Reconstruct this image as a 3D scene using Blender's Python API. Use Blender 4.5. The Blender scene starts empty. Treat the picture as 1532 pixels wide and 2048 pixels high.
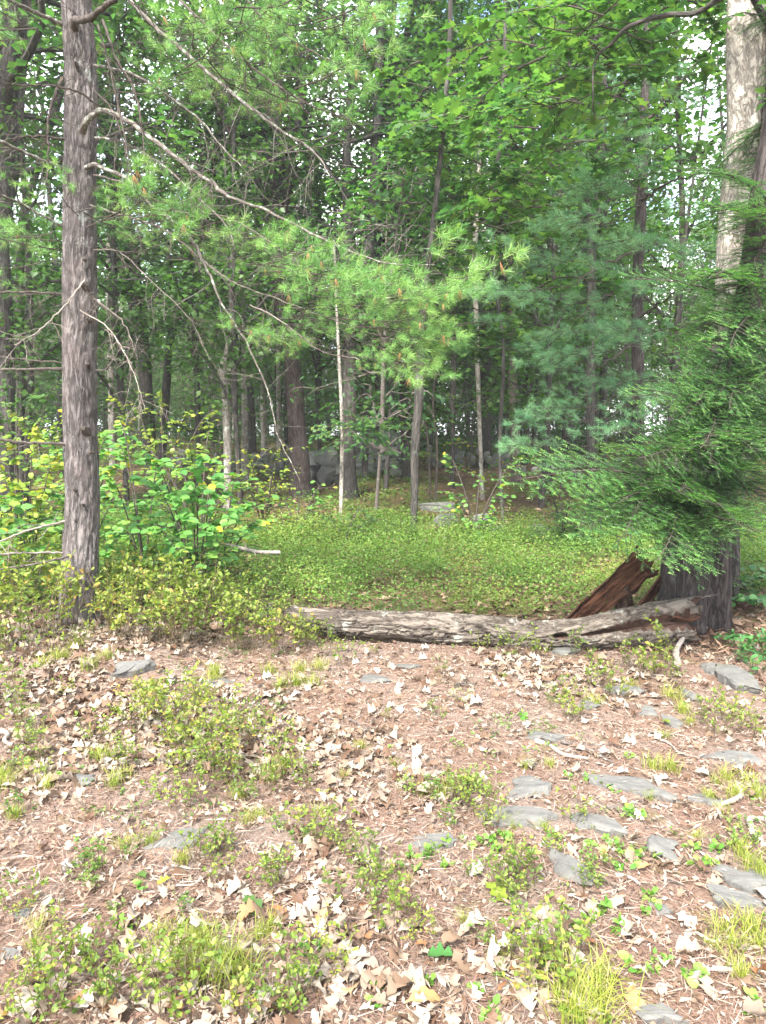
import bpy, math, random
import numpy as np
from mathutils import Vector, Matrix, Quaternion
random.seed(11)
rng = np.random.default_rng(11)
sc = bpy.context.scene
COL = sc.collection
R = math.radians

# ------------------------------------------------------------------ camera, sky, sun
EYE = 1.5
PITCH = R(6.0)
F = 1479.0                                   # focal length in pixels of the 1532 x 2048 photograph
cam_d = bpy.data.cameras.new('camera'); cam = bpy.data.objects.new('camera', cam_d); COL.objects.link(cam)
cam_d.sensor_fit = 'VERTICAL'; cam_d.sensor_height = 36.0; cam_d.lens = 36.0 * F / 2048.0
cam_d.clip_start = 0.05; cam_d.clip_end = 2000
cam.location = (0, 0, EYE); cam.rotation_euler = (R(90) - PITCH, 0, 0)
sc.camera = cam

SUN_EL, SUN_AZ = R(46), R(203)               # azimuth clockwise from +Y: behind the camera, a little to the left
world = bpy.data.worlds.new('World'); sc.world = world; world.use_nodes = True
wn, wl = world.node_tree.nodes, world.node_tree.links
wn.clear()
wo = wn.new('ShaderNodeOutputWorld'); bg = wn.new('ShaderNodeBackground'); bg.inputs[1].default_value = 0.15
sky = wn.new('ShaderNodeTexSky'); sky.sky_type = 'NISHITA'; sky.sun_disc = False
sky.sun_elevation = SUN_EL; sky.sun_rotation = SUN_AZ
tc = wn.new('ShaderNodeTexCoord'); nz = wn.new('ShaderNodeTexNoise'); nz.inputs['Scale'].default_value = 3.2
nz.inputs['Detail'].default_value = 6; nz.inputs['Roughness'].default_value = 0.55
mp = wn.new('ShaderNodeMapping'); mp.inputs['Scale'].default_value = (1, 1, 1.6)
rp = wn.new('ShaderNodeValToRGB'); rp.color_ramp.elements[0].position = 0.36; rp.color_ramp.elements[1].position = 0.54
mx = wn.new('ShaderNodeMix'); mx.data_type = 'RGBA'; mx.inputs['B'].default_value = (7.2, 7.2, 7.4, 1)
wl.new(tc.outputs['Generated'], mp.inputs[0]); wl.new(mp.outputs[0], nz.inputs['Vector'])
wl.new(nz.outputs[0], rp.inputs[0]); wl.new(rp.outputs[0], mx.inputs['Factor']); wl.new(sky.outputs[0], mx.inputs['A'])
wl.new(mx.outputs['Result'], bg.inputs[0]); wl.new(bg.outputs[0], wo.inputs[0])

sun_d = bpy.data.lights.new('sun', 'SUN'); sun = bpy.data.objects.new('sun', sun_d); COL.objects.link(sun)
sun_d.energy = 3.2; sun_d.angle = R(8); sun_d.color = (1.0, 0.955, 0.88)
sdir = Vector((math.sin(SUN_AZ) * math.cos(SUN_EL), math.cos(SUN_AZ) * math.cos(SUN_EL), math.sin(SUN_EL)))
sun.rotation_euler = (-sdir).to_track_quat('-Z', 'Y').to_euler(); sun.location = (-3, -6, 14)
sc.view_settings.view_transform = 'Standard'; sc.view_settings.look = 'None'
sc.view_settings.exposure = 2.2; sc.view_settings.gamma = 1.0; sc.view_settings.use_curve_mapping = False
sc.cycles.max_bounces = 9; sc.cycles.diffuse_bounces = 4; sc.cycles.transmission_bounces = 6; sc.cycles.glossy_bounces = 2
sc.cycles.use_denoising = True; sc.cycles.sample_clamp_indirect = 6.0
sc.cycles.caustics_reflective = False; sc.cycles.caustics_refractive = False

# ------------------------------------------------------------------ helpers: noise, terrain, pixels
def _hash(ix, iy, iz, s):
    h = (ix.astype(np.int64) * 374761393 + iy.astype(np.int64) * 668265263 + iz.astype(np.int64) * 2147483647 + s * 974634777) & 0xFFFFFFFF
    h = ((h ^ (h >> 13)) * 1274126177) & 0xFFFFFFFF
    return ((h ^ (h >> 16)) & 0xFFFF) / 65535.0
def vnoise(p, seed=0):
    p = np.asarray(p, float); i = np.floor(p).astype(np.int64); f = p - i; f = f * f * (3 - 2 * f)
    o = 0
    for dx in (0, 1):
        for dy in (0, 1):
            for dz in (0, 1):
                w = (f[:, 0] if dx else 1 - f[:, 0]) * (f[:, 1] if dy else 1 - f[:, 1]) * (f[:, 2] if dz else 1 - f[:, 2])
                o = o + w * _hash(i[:, 0] + dx, i[:, 1] + dy, i[:, 2] + dz, seed)
    return o
def fbm(p, seed=0, octv=4):
    p = np.asarray(p, float); a, t, o = 1.0, 0.0, 0.0
    for k in range(octv):
        o = o + a * vnoise(p * 2 ** k + 13.7 * k, seed + k); t += a; a *= 0.5
    return o / t
def ss(x):
    x = np.clip(x, 0, 1); return x * x * (3 - 2 * x)
def terrain(x, y):
    x = np.asarray(x, float); y = np.asarray(y, float)
    sh = np.shape(x + y); X = np.broadcast_to(x, sh).ravel(); Y = np.broadcast_to(y, sh).ravel()
    h = 0.95 * ss((Y - 10.0) / 16.0) + 0.45 * ss((Y - 24) / 18) - 0.012 * np.clip(Y - 45, 0, 60)
    h += 0.10 * ss((-0.9 - X) / 0.8) * ss((Y - 4.1) / 0.5) * (1 - ss((Y - 8) / 3))
    z0 = np.zeros_like(X)
    n1 = fbm(np.stack([X * 0.35, Y * 0.35, z0], 1), 3, 3) - 0.5
    n2 = fbm(np.stack([X * 2.2, Y * 2.2, z0], 1), 9, 3) - 0.5
    h += n1 * 0.22 * ss((Y - 5) / 8) + n2 * 0.05
    n3 = fbm(np.stack([X * 11, Y * 11, z0], 1), 21, 3) - 0.5
    h += n3 * 0.016 * (1 - ss((Y - 7) / 4))
    h += 0.10 * ss((X - 2.35) / 0.6) * ss((Y - 4.9) / 0.5) * (1 - ss((Y - 7) / 2))
    return h.reshape(sh)
def H(x, y): return float(terrain(np.array([float(x)]), np.array([float(y)]))[0])
CP, SP = math.cos(PITCH), math.sin(PITCH)
def ray(px, py):
    a, b = (px - 766) / F, (1024 - py) / F
    return Vector((a, CP + b * SP, -SP + b * CP))
def at(px, py, Y):
    d = ray(px, py); return Vector((0, 0, EYE)) + d * (Y / d.y)
def G(px, py):
    d = ray(px, py)
    ts = np.concatenate([np.arange(1.2, 12, 0.02), np.arange(12, 60, 0.1)])
    X = d.x * ts; Y = d.y * ts; Z = EYE + d.z * ts
    k = np.nonzero(Z < terrain(X, Y))[0]
    k = k[0] if len(k) else len(ts) - 1
    return Vector((float(X[k]), float(Y[k]), H(X[k], Y[k])))
def to_px(p):
    q = Vector(p) - Vector((0, 0, EYE)); dep = q.y * CP - q.z * SP; up = q.y * SP + q.z * CP
    return (766 + F * q.x / dep, 1024 - F * up / dep)

# ------------------------------------------------------------------ helpers: meshes
class MB:
    def __init__(s): s.V, s.F, s.A, s.B, s.M, s.n = [], [], [], [], [], 0
    def add(s, V, Fc, rnd=0.5, mat=0, buv=None):
        V = np.asarray(V, float); Fc = np.asarray(Fc, int)
        s.V.append(V); s.F.append(Fc + s.n); s.n += len(V)
        s.A.append(np.broadcast_to(np.asarray(rnd, float), (len(V),)))
        s.B.append(V if buv is None else np.asarray(buv, float))
        s.M.append(np.full(len(Fc), mat))
    def mesh(s, name, mats, smooth=True):
        me = bpy.data.meshes.new(name)
        V = np.concatenate(s.V); me.vertices.add(len(V)); me.vertices.foreach_set('co', V.ravel().astype(np.float32))
        tot = np.concatenate([np.full(len(f), f.shape[1]) for f in s.F]); st = np.concatenate([[0], np.cumsum(tot)[:-1]])
        lv = np.concatenate([f.ravel() for f in s.F])
        me.loops.add(len(lv)); me.loops.foreach_set('vertex_index', lv.astype(np.int32))
        me.polygons.add(len(tot)); me.polygons.foreach_set('loop_start', st.astype(np.int32)); me.polygons.foreach_set('loop_total', tot.astype(np.int32))
        me.polygons.foreach_set('material_index', np.concatenate(s.M).astype(np.int32))
        me.polygons.foreach_set('use_smooth', np.full(len(tot), smooth))
        a = me.attributes.new('rnd', 'FLOAT', 'POINT'); a.data.foreach_set('value', np.concatenate(s.A).astype(np.float32))
        a = me.attributes.new('buv', 'FLOAT_VECTOR', 'POINT'); a.data.foreach_set('vector', np.concatenate(s.B).ravel().astype(np.float32))
        for m in mats: me.materials.append(m)
        me.update(calc_edges=True)
        return me
def put(name, me, parent=None, loc=(0, 0, 0), rot=None, scale=None):
    o = bpy.data.objects.new(name, me); COL.objects.link(o); o.parent = parent; o.location = loc
    if rot is not None: o.rotation_mode = 'QUATERNION'; o.rotation_quaternion = rot
    if scale is not None: o.scale = (scale,) * 3 if isinstance(scale, (int, float)) else scale
    return o
def tag(o, label=None, cat=None, group=None, kind=None):
    if label: o['label'] = label
    if cat: o['category'] = cat
    if group: o['group'] = group
    if kind: o['kind'] = kind
    return o
def empty(name, loc, label=None, cat=None, group=None):
    o = bpy.data.objects.new(name, None); COL.objects.link(o); o.location = loc; o.empty_display_size = 0.2
    return tag(o, label, cat, group)
def nrm(a): return a / np.maximum(np.linalg.norm(a, axis=-1, keepdims=True), 1e-9)
def frames(d, n):
    y = nrm(np.asarray(d, float)); z = np.asarray(n, float); z = nrm(z - (z * y).sum(1, keepdims=True) * y); x = np.cross(y, z)
    return np.stack([x, y, z], 2)
def scatter(mb, T, P, Rm, S, rnd, mat=0):
    tv, tf = T; N, k = len(P), len(tv)
    if N == 0: return
    S = np.asarray(S, float); S = S[:, None] if S.ndim == 1 else S
    V = np.einsum('nij,nkj->nki', Rm, tv[None] * S[:, None, :]) + P[:, None, :]
    Fc = (tf[None] + (np.arange(N) * k)[:, None, None]).reshape(-1, tf.shape[1])
    mb.add(V.reshape(-1, 3), Fc, np.repeat(rnd, k), mat)
def tube(mb, pts, rad, n=6, mat=0, rnd=0.5, seed=0, disp=None, caps=True, off=(0, 0, 0)):
    P = np.asarray([tuple(p) for p in pts], float); rad = np.asarray(rad, float); m = len(P)
    T = nrm(np.gradient(P, axis=0)); ref = np.array([0.0, 1, 0]) if abs(T[0, 1]) < 0.8 else np.array([1.0, 0, 0])
    U = nrm(np.cross(np.broadcast_to(ref, T.shape), T)); W = np.cross(T, U)
    th = np.linspace(0, 2 * math.pi, n, endpoint=False)
    s = np.concatenate([[0], np.cumsum(np.linalg.norm(np.diff(P, axis=0), axis=1))])
    C, S_ = np.cos(th), np.sin(th)
    r = np.repeat(rad[:, None], n, 1)
    buv = np.stack([r * C + seed * 1.37, r * S_, np.repeat(s[:, None], n, 1) + seed * 3.1], 2)
    if disp is not None: r = r + disp(np.repeat(th[None], m, 0), np.repeat(s[:, None], n, 1), r)
    V = P[:, None] + U[:, None] * (r * C)[..., None] + W[:, None] * (r * S_)[..., None]
    i = np.arange(m - 1)[:, None] * n; j = np.arange(n)[None]; j2 = (j + 1) % n
    Fc = np.stack([i + j, i + j2, i + n + j2, i + n + j], 2).reshape(-1, 4)
    mb.add(V.reshape(-1, 3) + np.array(off), Fc, rnd, mat, buv.reshape(-1, 3))
    if caps:
        for e in (0, m - 1):
            ring = V[e] + np.array(off); c = ring.mean(0)
            VV = np.vstack([ring, c]); jj = np.arange(n); k2 = (jj + 1) % n
            f = np.stack([k2, jj, np.full(n, n)], 1) if e == 0 else np.stack([jj, k2, np.full(n, n)], 1)
            mb.add(VV, f, rnd, mat, np.vstack([buv[e], buv[e].mean(0)]))
def smooth_path(pts, n):
    """Catmull-Rom through the points."""
    P = np.asarray([tuple(p) for p in pts], float)
    if len(P) == 2: t = np.linspace(0, 1, n)[:, None]; return P[0] * (1 - t) + P[1] * t
    Q = np.vstack([2 * P[0] - P[1], P, 2 * P[-1] - P[-2]]); out = []
    for t in np.linspace(0, len(P) - 1 - 1e-6, n):
        i = int(t); f = t - i; a, b, c, d = Q[i:i + 4]
        out.append(0.5 * ((2 * b) + (c - a) * f + (2 * a - 5 * b + 4 * c - d) * f * f + (3 * b - a - 3 * c + d) * f ** 3))
    return np.array(out)

# ------------------------------------------------------------------ materials
def new_mat(name):
    m = bpy.data.materials.new(name); m.use_nodes = True; m.node_tree.nodes.clear(); return m, m.node_tree.nodes, m.node_tree.links
def ramp(n, l, src, stops):
    r = n.new('ShaderNodeValToRGB'); e = r.color_ramp.elements
    while len(e) < len(stops): e.new(0.5)
    for k, (p, c) in enumerate(stops): e[k].position = p; e[k].color = (*c, 1)
    l.new(src, r.inputs[0]); return r.outputs[0]
def mathn(n, l, op, a, b=None):
    k = n.new('ShaderNodeMath'); k.operation = op
    for i, v in enumerate((a, b)):
        if v is None: continue
        if isinstance(v, (int, float)): k.inputs[i].default_value = v
        else: l.new(v, k.inputs[i])
    return k.outputs[0]
def noise(n, l, vec, scale, detail=4, rough=0.6, mscale=None, dist=0):
    t = n.new('ShaderNodeTexNoise'); t.inputs['Scale'].default_value = scale; t.inputs['Detail'].default_value = detail
    t.inputs['Roughness'].default_value = rough; t.inputs['Distortion'].default_value = dist
    if mscale: q = n.new('ShaderNodeMapping'); q.inputs['Scale'].default_value = mscale; l.new(vec, q.inputs[0]); vec = q.outputs[0]
    l.new(vec, t.inputs['Vector']); return t.outputs[0]
def mixc(n, l, f, a, b):
    k = n.new('ShaderNodeMix'); k.data_type = 'RGBA'
    for nm, v in (('Factor', f), ('A', a), ('B', b)):
        if isinstance(v, (int, float)): k.inputs[nm].default_value = v
        elif isinstance(v, tuple): k.inputs[nm].default_value = (*v, 1)
        else: l.new(v, k.inputs[nm])
    return k.outputs['Result']
def leaf_mat(name, stops, trans=0.4, rough=0.45, tmul=(1.12, 1.35, 0.65), spec=0.4, objvar=0.25):
    m, n, l = new_mat(name)
    at_ = n.new('ShaderNodeAttribute'); at_.attribute_name = 'rnd'
    oi = n.new('ShaderNodeObjectInfo')
    f = mathn(n, l, 'ADD', at_.outputs['Fac'], mathn(n, l, 'MULTIPLY', mathn(n, l, 'SUBTRACT', oi.outputs['Random'], 0.5), objvar))
    c = ramp(n, l, f, stops)
    p = n.new('ShaderNodeBsdfPrincipled'); l.new(c, p.inputs['Base Color']); p.inputs['Roughness'].default_value = rough
    p.inputs['Specular IOR Level'].default_value = spec
    t = n.new('ShaderNodeBsdfTranslucent')
    mu = n.new('ShaderNodeMix'); mu.data_type = 'RGBA'; mu.blend_type = 'MULTIPLY'; mu.inputs['Factor'].default_value = 1
    l.new(c, mu.inputs['A']); mu.inputs['B'].default_value = (*tmul, 1); l.new(mu.outputs['Result'], t.inputs[0])
    s = n.new('ShaderNodeMixShader'); s.inputs[0].default_value = trans
    l.new(p.outputs[0], s.inputs[1]); l.new(t.outputs[0], s.inputs[2])
    o = n.new('ShaderNodeOutputMaterial'); l.new(s.outputs[0], o.inputs[0]); return m
def bark_mat(name, dark, light, lichen=None, lich_amt=0.0, zs=0.16, scale=38, bump=0.6, var=None, lscale=7):
    """Long plates along the stem (stretched along buv.z), lichen blotches, grain."""
    m, n, l = new_mat(name)
    a = n.new('ShaderNodeAttribute'); a.attribute_name = 'buv'; v = a.outputs['Vector']
    w = noise(n, l, v, scale, 5, 0.65, (1, 1, zs), 0.6)
    ridge = mathn(n, l, 'ABSOLUTE', mathn(n, l, 'SUBTRACT', w, 0.5))
    ridge = mathn(n, l, 'MINIMUM', mathn(n, l, 'MULTIPLY', ridge, 9.0), 0.9)
    w2 = noise(n, l, v, scale * 3.3, 4, 0.7, (1, 1, 0.45))
    big = noise(n, l, v, 3.0, 3, 0.6)
    t = mathn(n, l, 'ADD', mathn(n, l, 'MULTIPLY', ridge, 0.62), mathn(n, l, 'MULTIPLY', mathn(n, l, 'SUBTRACT', w2, 0.25), 0.6))
    t = mathn(n, l, 'ADD', t, mathn(n, l, 'MULTIPLY', mathn(n, l, 'SUBTRACT', big, 0.5), 0.7))
    mid = tuple((x + y) / 2 for x, y in zip(dark, light))
    c = ramp(n, l, t, [(0.05, dark), (0.45, mid), (0.95, light)])
    if var: c = mixc(n, l, ramp(n, l, noise(n, l, v, 5, 3), [(0.45, (0, 0, 0)), (0.7, (1, 1, 1))]), c, mixc(n, l, 0.6, c, var))
    if lichen:
        lz = noise(n, l, v, lscale, 6, 0.75, (1, 1, 0.8))
        lf = ramp(n, l, lz, [(0.62 - lich_amt * 0.3, (0, 0, 0)), (0.68 - lich_amt * 0.3, (1, 1, 1))])
        c = mixc(n, l, mathn(n, l, 'MULTIPLY', lf, 0.8), c, lichen)
    p = n.new('ShaderNodeBsdfPrincipled'); l.new(c, p.inputs['Base Color']); p.inputs['Roughness'].default_value = 0.9
    p.inputs['Specular IOR Level'].default_value = 0.15
    b = n.new('ShaderNodeBump'); b.inputs['Strength'].default_value = bump; b.inputs['Distance'].default_value = 0.012
    l.new(t, b.inputs['Height']); l.new(b.outputs[0], p.inputs['Normal'])
    o = n.new('ShaderNodeOutputMaterial'); l.new(p.outputs[0], o.inputs[0]); return m
def stone_mat(name, dark, light, lichen=(0.33, 0.36, 0.3), moss=None, mossamt=0.3):
    m, n, l = new_mat(name)
    tcn = n.new('ShaderNodeTexCoord'); v = tcn.outputs['Object']
    oi = n.new('ShaderNodeObjectInfo')
    a = noise(n, l, v, 9, 7, 0.7, (1, 2.8, 1)); b2 = noise(n, l, v, 60, 5, 0.7, (0.5, 2, 1))
    t = mathn(n, l, 'ADD', mathn(n, l, 'MULTIPLY', a, 0.7), mathn(n, l, 'MULTIPLY', b2, 0.4))
    c = ramp(n, l, t, [(0.3, dark), (0.72, light)])
    lf = ramp(n, l, noise(n, l, v, 16, 6, 0.7), [(0.58, (0, 0, 0)), (0.66, (1, 1, 1))])
    c = mixc(n, l, mathn(n, l, 'MULTIPLY', lf, 0.5), c, lichen)
    if moss:
        mf = ramp(n, l, noise(n, l, v, 5, 6, 0.7), [(0.62 - mossamt * .3, (0, 0, 0)), (0.68 - mossamt * .3, (1, 1, 1))])
        c = mixc(n, l, mf, c, moss)
    p = n.new('ShaderNodeBsdfPrincipled'); l.new(c, p.inputs['Base Color']); p.inputs['Roughness'].default_value = 0.75
    b = n.new('ShaderNodeBump'); b.inputs['Strength'].default_value = 0.7; b.inputs['Distance'].default_value = 0.01
    l.new(t, b.inputs['Height']); l.new(b.outputs[0], p.inputs['Normal'])
    o = n.new('ShaderNodeOutputMaterial'); l.new(p.outputs[0], o.inputs[0]); return m

M = {}
M['oak_leaf'] = leaf_mat('oak_leaf', [(0.0, (0.03959, 0.09871, 0.04366)), (0.5, (0.07918, 0.1799, 0.05925)), (0.85, (0.1452, 0.2612, 0.07017)), (1.0, (0.198, 0.2902, 0.07796))], 0.52)
M['maple_leaf'] = leaf_mat('maple_leaf', [(0.0, (0.04587, 0.103, 0.03146)), (0.6, (0.09173, 0.1873, 0.04576)), (1.0, (0.1719, 0.2528, 0.06435))], 0.5)
M['hazel_leaf'] = leaf_mat('hazel_leaf', [(0.0, (0.07883, 0.2307, 0.0572)), (0.5, (0.1464, 0.323, 0.0715)), (0.78, (0.259, 0.3807, 0.0715)), (0.92, (0.473, 0.4384, 0.0429)), (1.0, (0.563, 0.4153, 0.0429))], 0.45)
M['yellow_leaf'] = leaf_mat('yellow_leaf', [(0.0, (0.11, 0.22, 0.04)), (0.5, (0.24, 0.32, 0.045)), (1.0, (0.46, 0.38, 0.04))], 0.45)
M['blueberry_leaf'] = leaf_mat('blueberry_leaf', [(0.0, (0.05667, 0.1111, 0.02024)), (0.45, (0.1443, 0.2125, 0.03036)), (0.85, (0.2782, 0.3188, 0.05566)), (1.0, (0.3709, 0.2415, 0.07084))], 0.38)
M['seedling_leaf'] = leaf_mat('seedling_leaf', [(0.0, (0.051, 0.1445, 0.0255)), (0.6, (0.119, 0.272, 0.0425)), (1.0, (0.255, 0.374, 0.0765))], 0.3, 0.3)
M['laurel_leaf'] = leaf_mat('laurel_leaf', [(0.0, (0.03, 0.10, 0.03)), (1.0, (0.09, 0.24, 0.06))], 0.25, 0.3)
M['carpet_leaf'] = leaf_mat('carpet_leaf', [(0.0, (0.04455, 0.09768, 0.022)), (0.4, (0.099, 0.1953, 0.0352)), (0.8, (0.198, 0.2981, 0.055)), (1.0, (0.2574, 0.2056, 0.066))], 0.38)
M['grass_blade'] = leaf_mat('grass_blade', [(0.0, (0.1105, 0.1615, 0.0255)), (0.4, (0.2295, 0.2805, 0.03825)), (0.75, (0.357, 0.3655, 0.068)), (1.0, (0.4675, 0.391, 0.221))], 0.4)
M['pine_needle'] = leaf_mat('pine_needle', [(0.0, (0.07722, 0.1984, 0.05445)), (0.6, (0.1716, 0.34, 0.09075)), (1.0, (0.3432, 0.4817, 0.1452))], 0.25, 0.4)
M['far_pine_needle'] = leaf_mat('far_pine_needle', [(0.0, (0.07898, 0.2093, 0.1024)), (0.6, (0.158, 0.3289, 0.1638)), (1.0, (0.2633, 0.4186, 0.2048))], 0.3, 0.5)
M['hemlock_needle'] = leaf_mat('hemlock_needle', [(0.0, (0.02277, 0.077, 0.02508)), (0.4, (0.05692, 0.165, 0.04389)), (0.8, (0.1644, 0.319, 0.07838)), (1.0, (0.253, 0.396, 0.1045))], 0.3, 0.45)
M['brown_needle'] = leaf_mat('brown_needle', [(0.0, (0.30, 0.15, 0.06)), (1.0, (0.50, 0.30, 0.13))], 0.2, 0.6, (1, 1, 1))
M['dead_leaf'] = leaf_mat('dead_leaf', [(0.0, (0.1146, 0.06424, 0.03942)), (0.2, (0.198, 0.1336, 0.0887)), (0.55, (0.2917, 0.2313, 0.1774)), (0.9, (0.3855, 0.3392, 0.2858)), (0.96, (0.3126, 0.1953, 0.09856)), (1.0, (0.2396, 0.1028, 0.04928))], 0.15, 0.6, (0.521, 0.4882, 0.4435), 0.25, 0.5)
M['forest_litter'] = leaf_mat('forest_litter', [(0.0, (0.09, 0.05, 0.035)), (0.5, (0.19, 0.115, 0.075)), (0.9, (0.34, 0.235, 0.165)), (1.0, (0.42, 0.30, 0.2))], 0.1, 0.7, (1, 1, 1), 0.2, 0)
M['straw'] = leaf_mat('straw', [(0.0, (0.08976, 0.04623, 0.03468)), (0.5, (0.2394, 0.1464, 0.1079)), (0.78, (0.374, 0.2774, 0.2157)), (1.0, (0.4937, 0.4393, 0.3698))], 0.05, 0.7, (0.748, 0.7706, 0.7706), 0.2, 0)
M['pine_bark'] = bark_mat('pine_bark', (0.03938, 0.03398, 0.03219), (0.2057, 0.1833, 0.1743), (0.2975, 0.313, 0.2862), 0.03, 0.17, 30, 1.0, (0.175, 0.143, 0.1341))
M['oak_bark'] = bark_mat('oak_bark', (0.02398, 0.02079, 0.01825), (0.1119, 0.1011, 0.09126), (0.1439, 0.1733, 0.1521), 0.05, 0.14, 26, 0.8)
M['red_oak_bark'] = bark_mat('red_oak_bark', (0.03608, 0.02617, 0.02309), (0.1706, 0.1309, 0.1191), (0.1968, 0.2066, 0.1948), 0.0, 0.1, 30, 0.9)
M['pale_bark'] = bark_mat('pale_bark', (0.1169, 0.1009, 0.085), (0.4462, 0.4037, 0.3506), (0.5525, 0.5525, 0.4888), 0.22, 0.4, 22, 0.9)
M['hemlock_bark'] = bark_mat('hemlock_bark', (0.01728, 0.01394, 0.013), (0.09216, 0.07603, 0.07182), (0.09216, 0.1204, 0.1026), 0.06, 0.15, 24, 1.0)
M['log_bark'] = bark_mat('log_bark', (0.03272, 0.02472, 0.01977), (0.2023, 0.1724, 0.1427), (0.3332, 0.3276, 0.2855), 0.16, 0.30, 15, 1.0, None, 6)
M['twig'] = bark_mat('twig', (0.072, 0.056, 0.048), (0.216, 0.188, 0.168), (0.336, 0.352, 0.304), 0.12, 0.3, 60, 0.5, None, 30)
M['lichen_twig'] = bark_mat('lichen_twig', (0.0576, 0.0468, 0.0396), (0.1872, 0.1656, 0.144), (0.3312, 0.36, 0.3024), 0.32, 0.3, 60, 0.5, None, 26)
M['dark_twig'] = bark_mat('dark_twig', (0.030, 0.024, 0.02), (0.12, 0.10, 0.085), None, 0, 0.3, 60, 0.4)
M['pale_stick'] = bark_mat('pale_stick', (0.1806, 0.1445, 0.1193), (0.448, 0.4046, 0.3612), None, 0, 0.12, 80, 0.4)
M['green_stem'] = bark_mat('green_stem', (0.07, 0.055, 0.03), (0.19, 0.14, 0.085), None, 0, 0.4, 90, 0.2)
M['red_wood'] = bark_mat('red_wood', (0.02575, 0.01106, 0.007742), (0.1459, 0.06266, 0.03613), (0.04721, 0.02764, 0.02064), 0.16, 0.16, 22, 1.0, (0.206, 0.1014, 0.05161), 9)
M['rot_wood'] = bark_mat('rot_wood', (0.016, 0.010, 0.008), (0.15, 0.085, 0.06), None, 0, 0.07, 40, 0.9)
M['stone'] = stone_mat('stone', (0.04936, 0.04904, 0.0457), (0.1414, 0.1368, 0.1257), (0.1842, 0.1815, 0.1514), (0.1053, 0.0955, 0.0514), .1)
M['dark_stone'] = stone_mat('dark_stone', (0.07214, 0.07137, 0.06986), (0.2404, 0.2379, 0.2233), (0.3206, 0.349, 0.2886), (0.1122, 0.1586, 0.05316), 0.25)

# ------------------------------------------------------------------ ground
def ground_material():
    m, n, l = new_mat('forest_floor')
    g = n.new('ShaderNodeNewGeometry'); v = g.outputs['Position']
    a = n.new('ShaderNodeAttribute'); a.attribute_name = 'rnd'; zone = a.outputs['Fac']
    fine = noise(n, l, v, 90, 6, 0.75, (1, 2.2, 1)); streak = noise(n, l, v, 45, 5, 0.7, (2.5, 1, 1), 1.5); big = noise(n, l, v, 1.7, 5, 0.6)
    mid = noise(n, l, v, 9, 5, 0.65)
    t = mathn(n, l, 'ADD', mathn(n, l, 'MULTIPLY', fine, 0.55), mathn(n, l, 'MULTIPLY', streak, 0.5))
    path = ramp(n, l, t, [(0.34, (0.07632, 0.05376, 0.04416)), (0.48, (0.2035, 0.1488, 0.1229)), (0.58, (0.3138, 0.2544, 0.216)), (0.70, (0.441, 0.4032, 0.3456))])
    straw = ramp(n, l, t, [(0.34, (0.0636, 0.03648, 0.02688)), (0.50, (0.2035, 0.1296, 0.096)), (0.70, (0.3731, 0.2784, 0.2112))])
    bf = ramp(n, l, mathn(n, l, 'ADD', mathn(n, l, 'MULTIPLY', big, 0.6), mathn(n, l, 'MULTIPLY', mid, 0.4)), [(0.42, (0, 0, 0)), (0.56, (1, 1, 1))])
    near = mixc(n, l, bf, path, straw)
    moss = ramp(n, l, t, [(0.3, (0.10, 0.11, 0.025)), (0.7, (0.33, 0.30, 0.09))])
    mf = ramp(n, l, noise(n, l, v, 2.6, 6, 0.7), [(0.58, (0, 0, 0)), (0.68, (1, 1, 1))])
    near = mixc(n, l, mathn(n, l, 'MULTIPLY', mf, 0.55), near, moss)
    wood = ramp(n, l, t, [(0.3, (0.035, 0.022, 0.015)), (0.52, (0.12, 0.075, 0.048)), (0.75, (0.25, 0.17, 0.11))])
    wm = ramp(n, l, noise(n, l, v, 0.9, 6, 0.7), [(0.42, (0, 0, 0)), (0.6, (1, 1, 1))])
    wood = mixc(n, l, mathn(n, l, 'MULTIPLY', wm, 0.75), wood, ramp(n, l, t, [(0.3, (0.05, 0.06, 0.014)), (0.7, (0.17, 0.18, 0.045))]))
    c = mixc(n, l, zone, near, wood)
    p = n.new('ShaderNodeBsdfPrincipled'); l.new(c, p.inputs['Base Color']); p.inputs['Roughness'].default_value = 0.95
    p.inputs['Specular IOR Level'].default_value = 0.1
    b = n.new('ShaderNodeBump'); b.inputs['Strength'].default_value = 0.9; b.inputs['Distance'].default_value = 0.02
    l.new(t, b.inputs['Height']); l.new(b.outputs[0], p.inputs['Normal'])
    o = n.new('ShaderNodeOutputMaterial'); l.new(p.outputs[0], o.inputs[0]); return m
gx = np.concatenate([-np.geomspace(500, 5.2, 40), np.arange(-5, 5.01, 0.055), np.geomspace(5.2, 500, 40)])
gy = np.concatenate([-np.geomspace(60, 0.6, 14), np.arange(-0.4, 9.0, 0.05), np.geomspace(9.05, 600, 110)])
XX, YY = np.meshgrid(gx, gy); ZZ = terrain(XX, YY)
ny, nx = XX.shape
idx = np.arange(ny * nx).reshape(ny, nx)
gf = np.stack([idx[:-1, :-1], idx[:-1, 1:], idx[1:, 1:], idx[1:, :-1]], 2).reshape(-1, 4)
zone = np.maximum(ss((YY - 5.4 + 0.35 * np.sin(XX * 1.7)) / 1.4), .9 * ss((XX - 1.85) / .35) * ss((YY - 4.75) / .35))  # second term, hemlock foot: dark debris plus shade painted into the ground colour
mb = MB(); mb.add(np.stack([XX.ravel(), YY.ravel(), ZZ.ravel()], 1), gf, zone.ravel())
ground = put('ground', mb.mesh('ground', [ground_material()])); tag(ground, 'leaf strewn forest floor and needle covered clearing', kind='structure')

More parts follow.
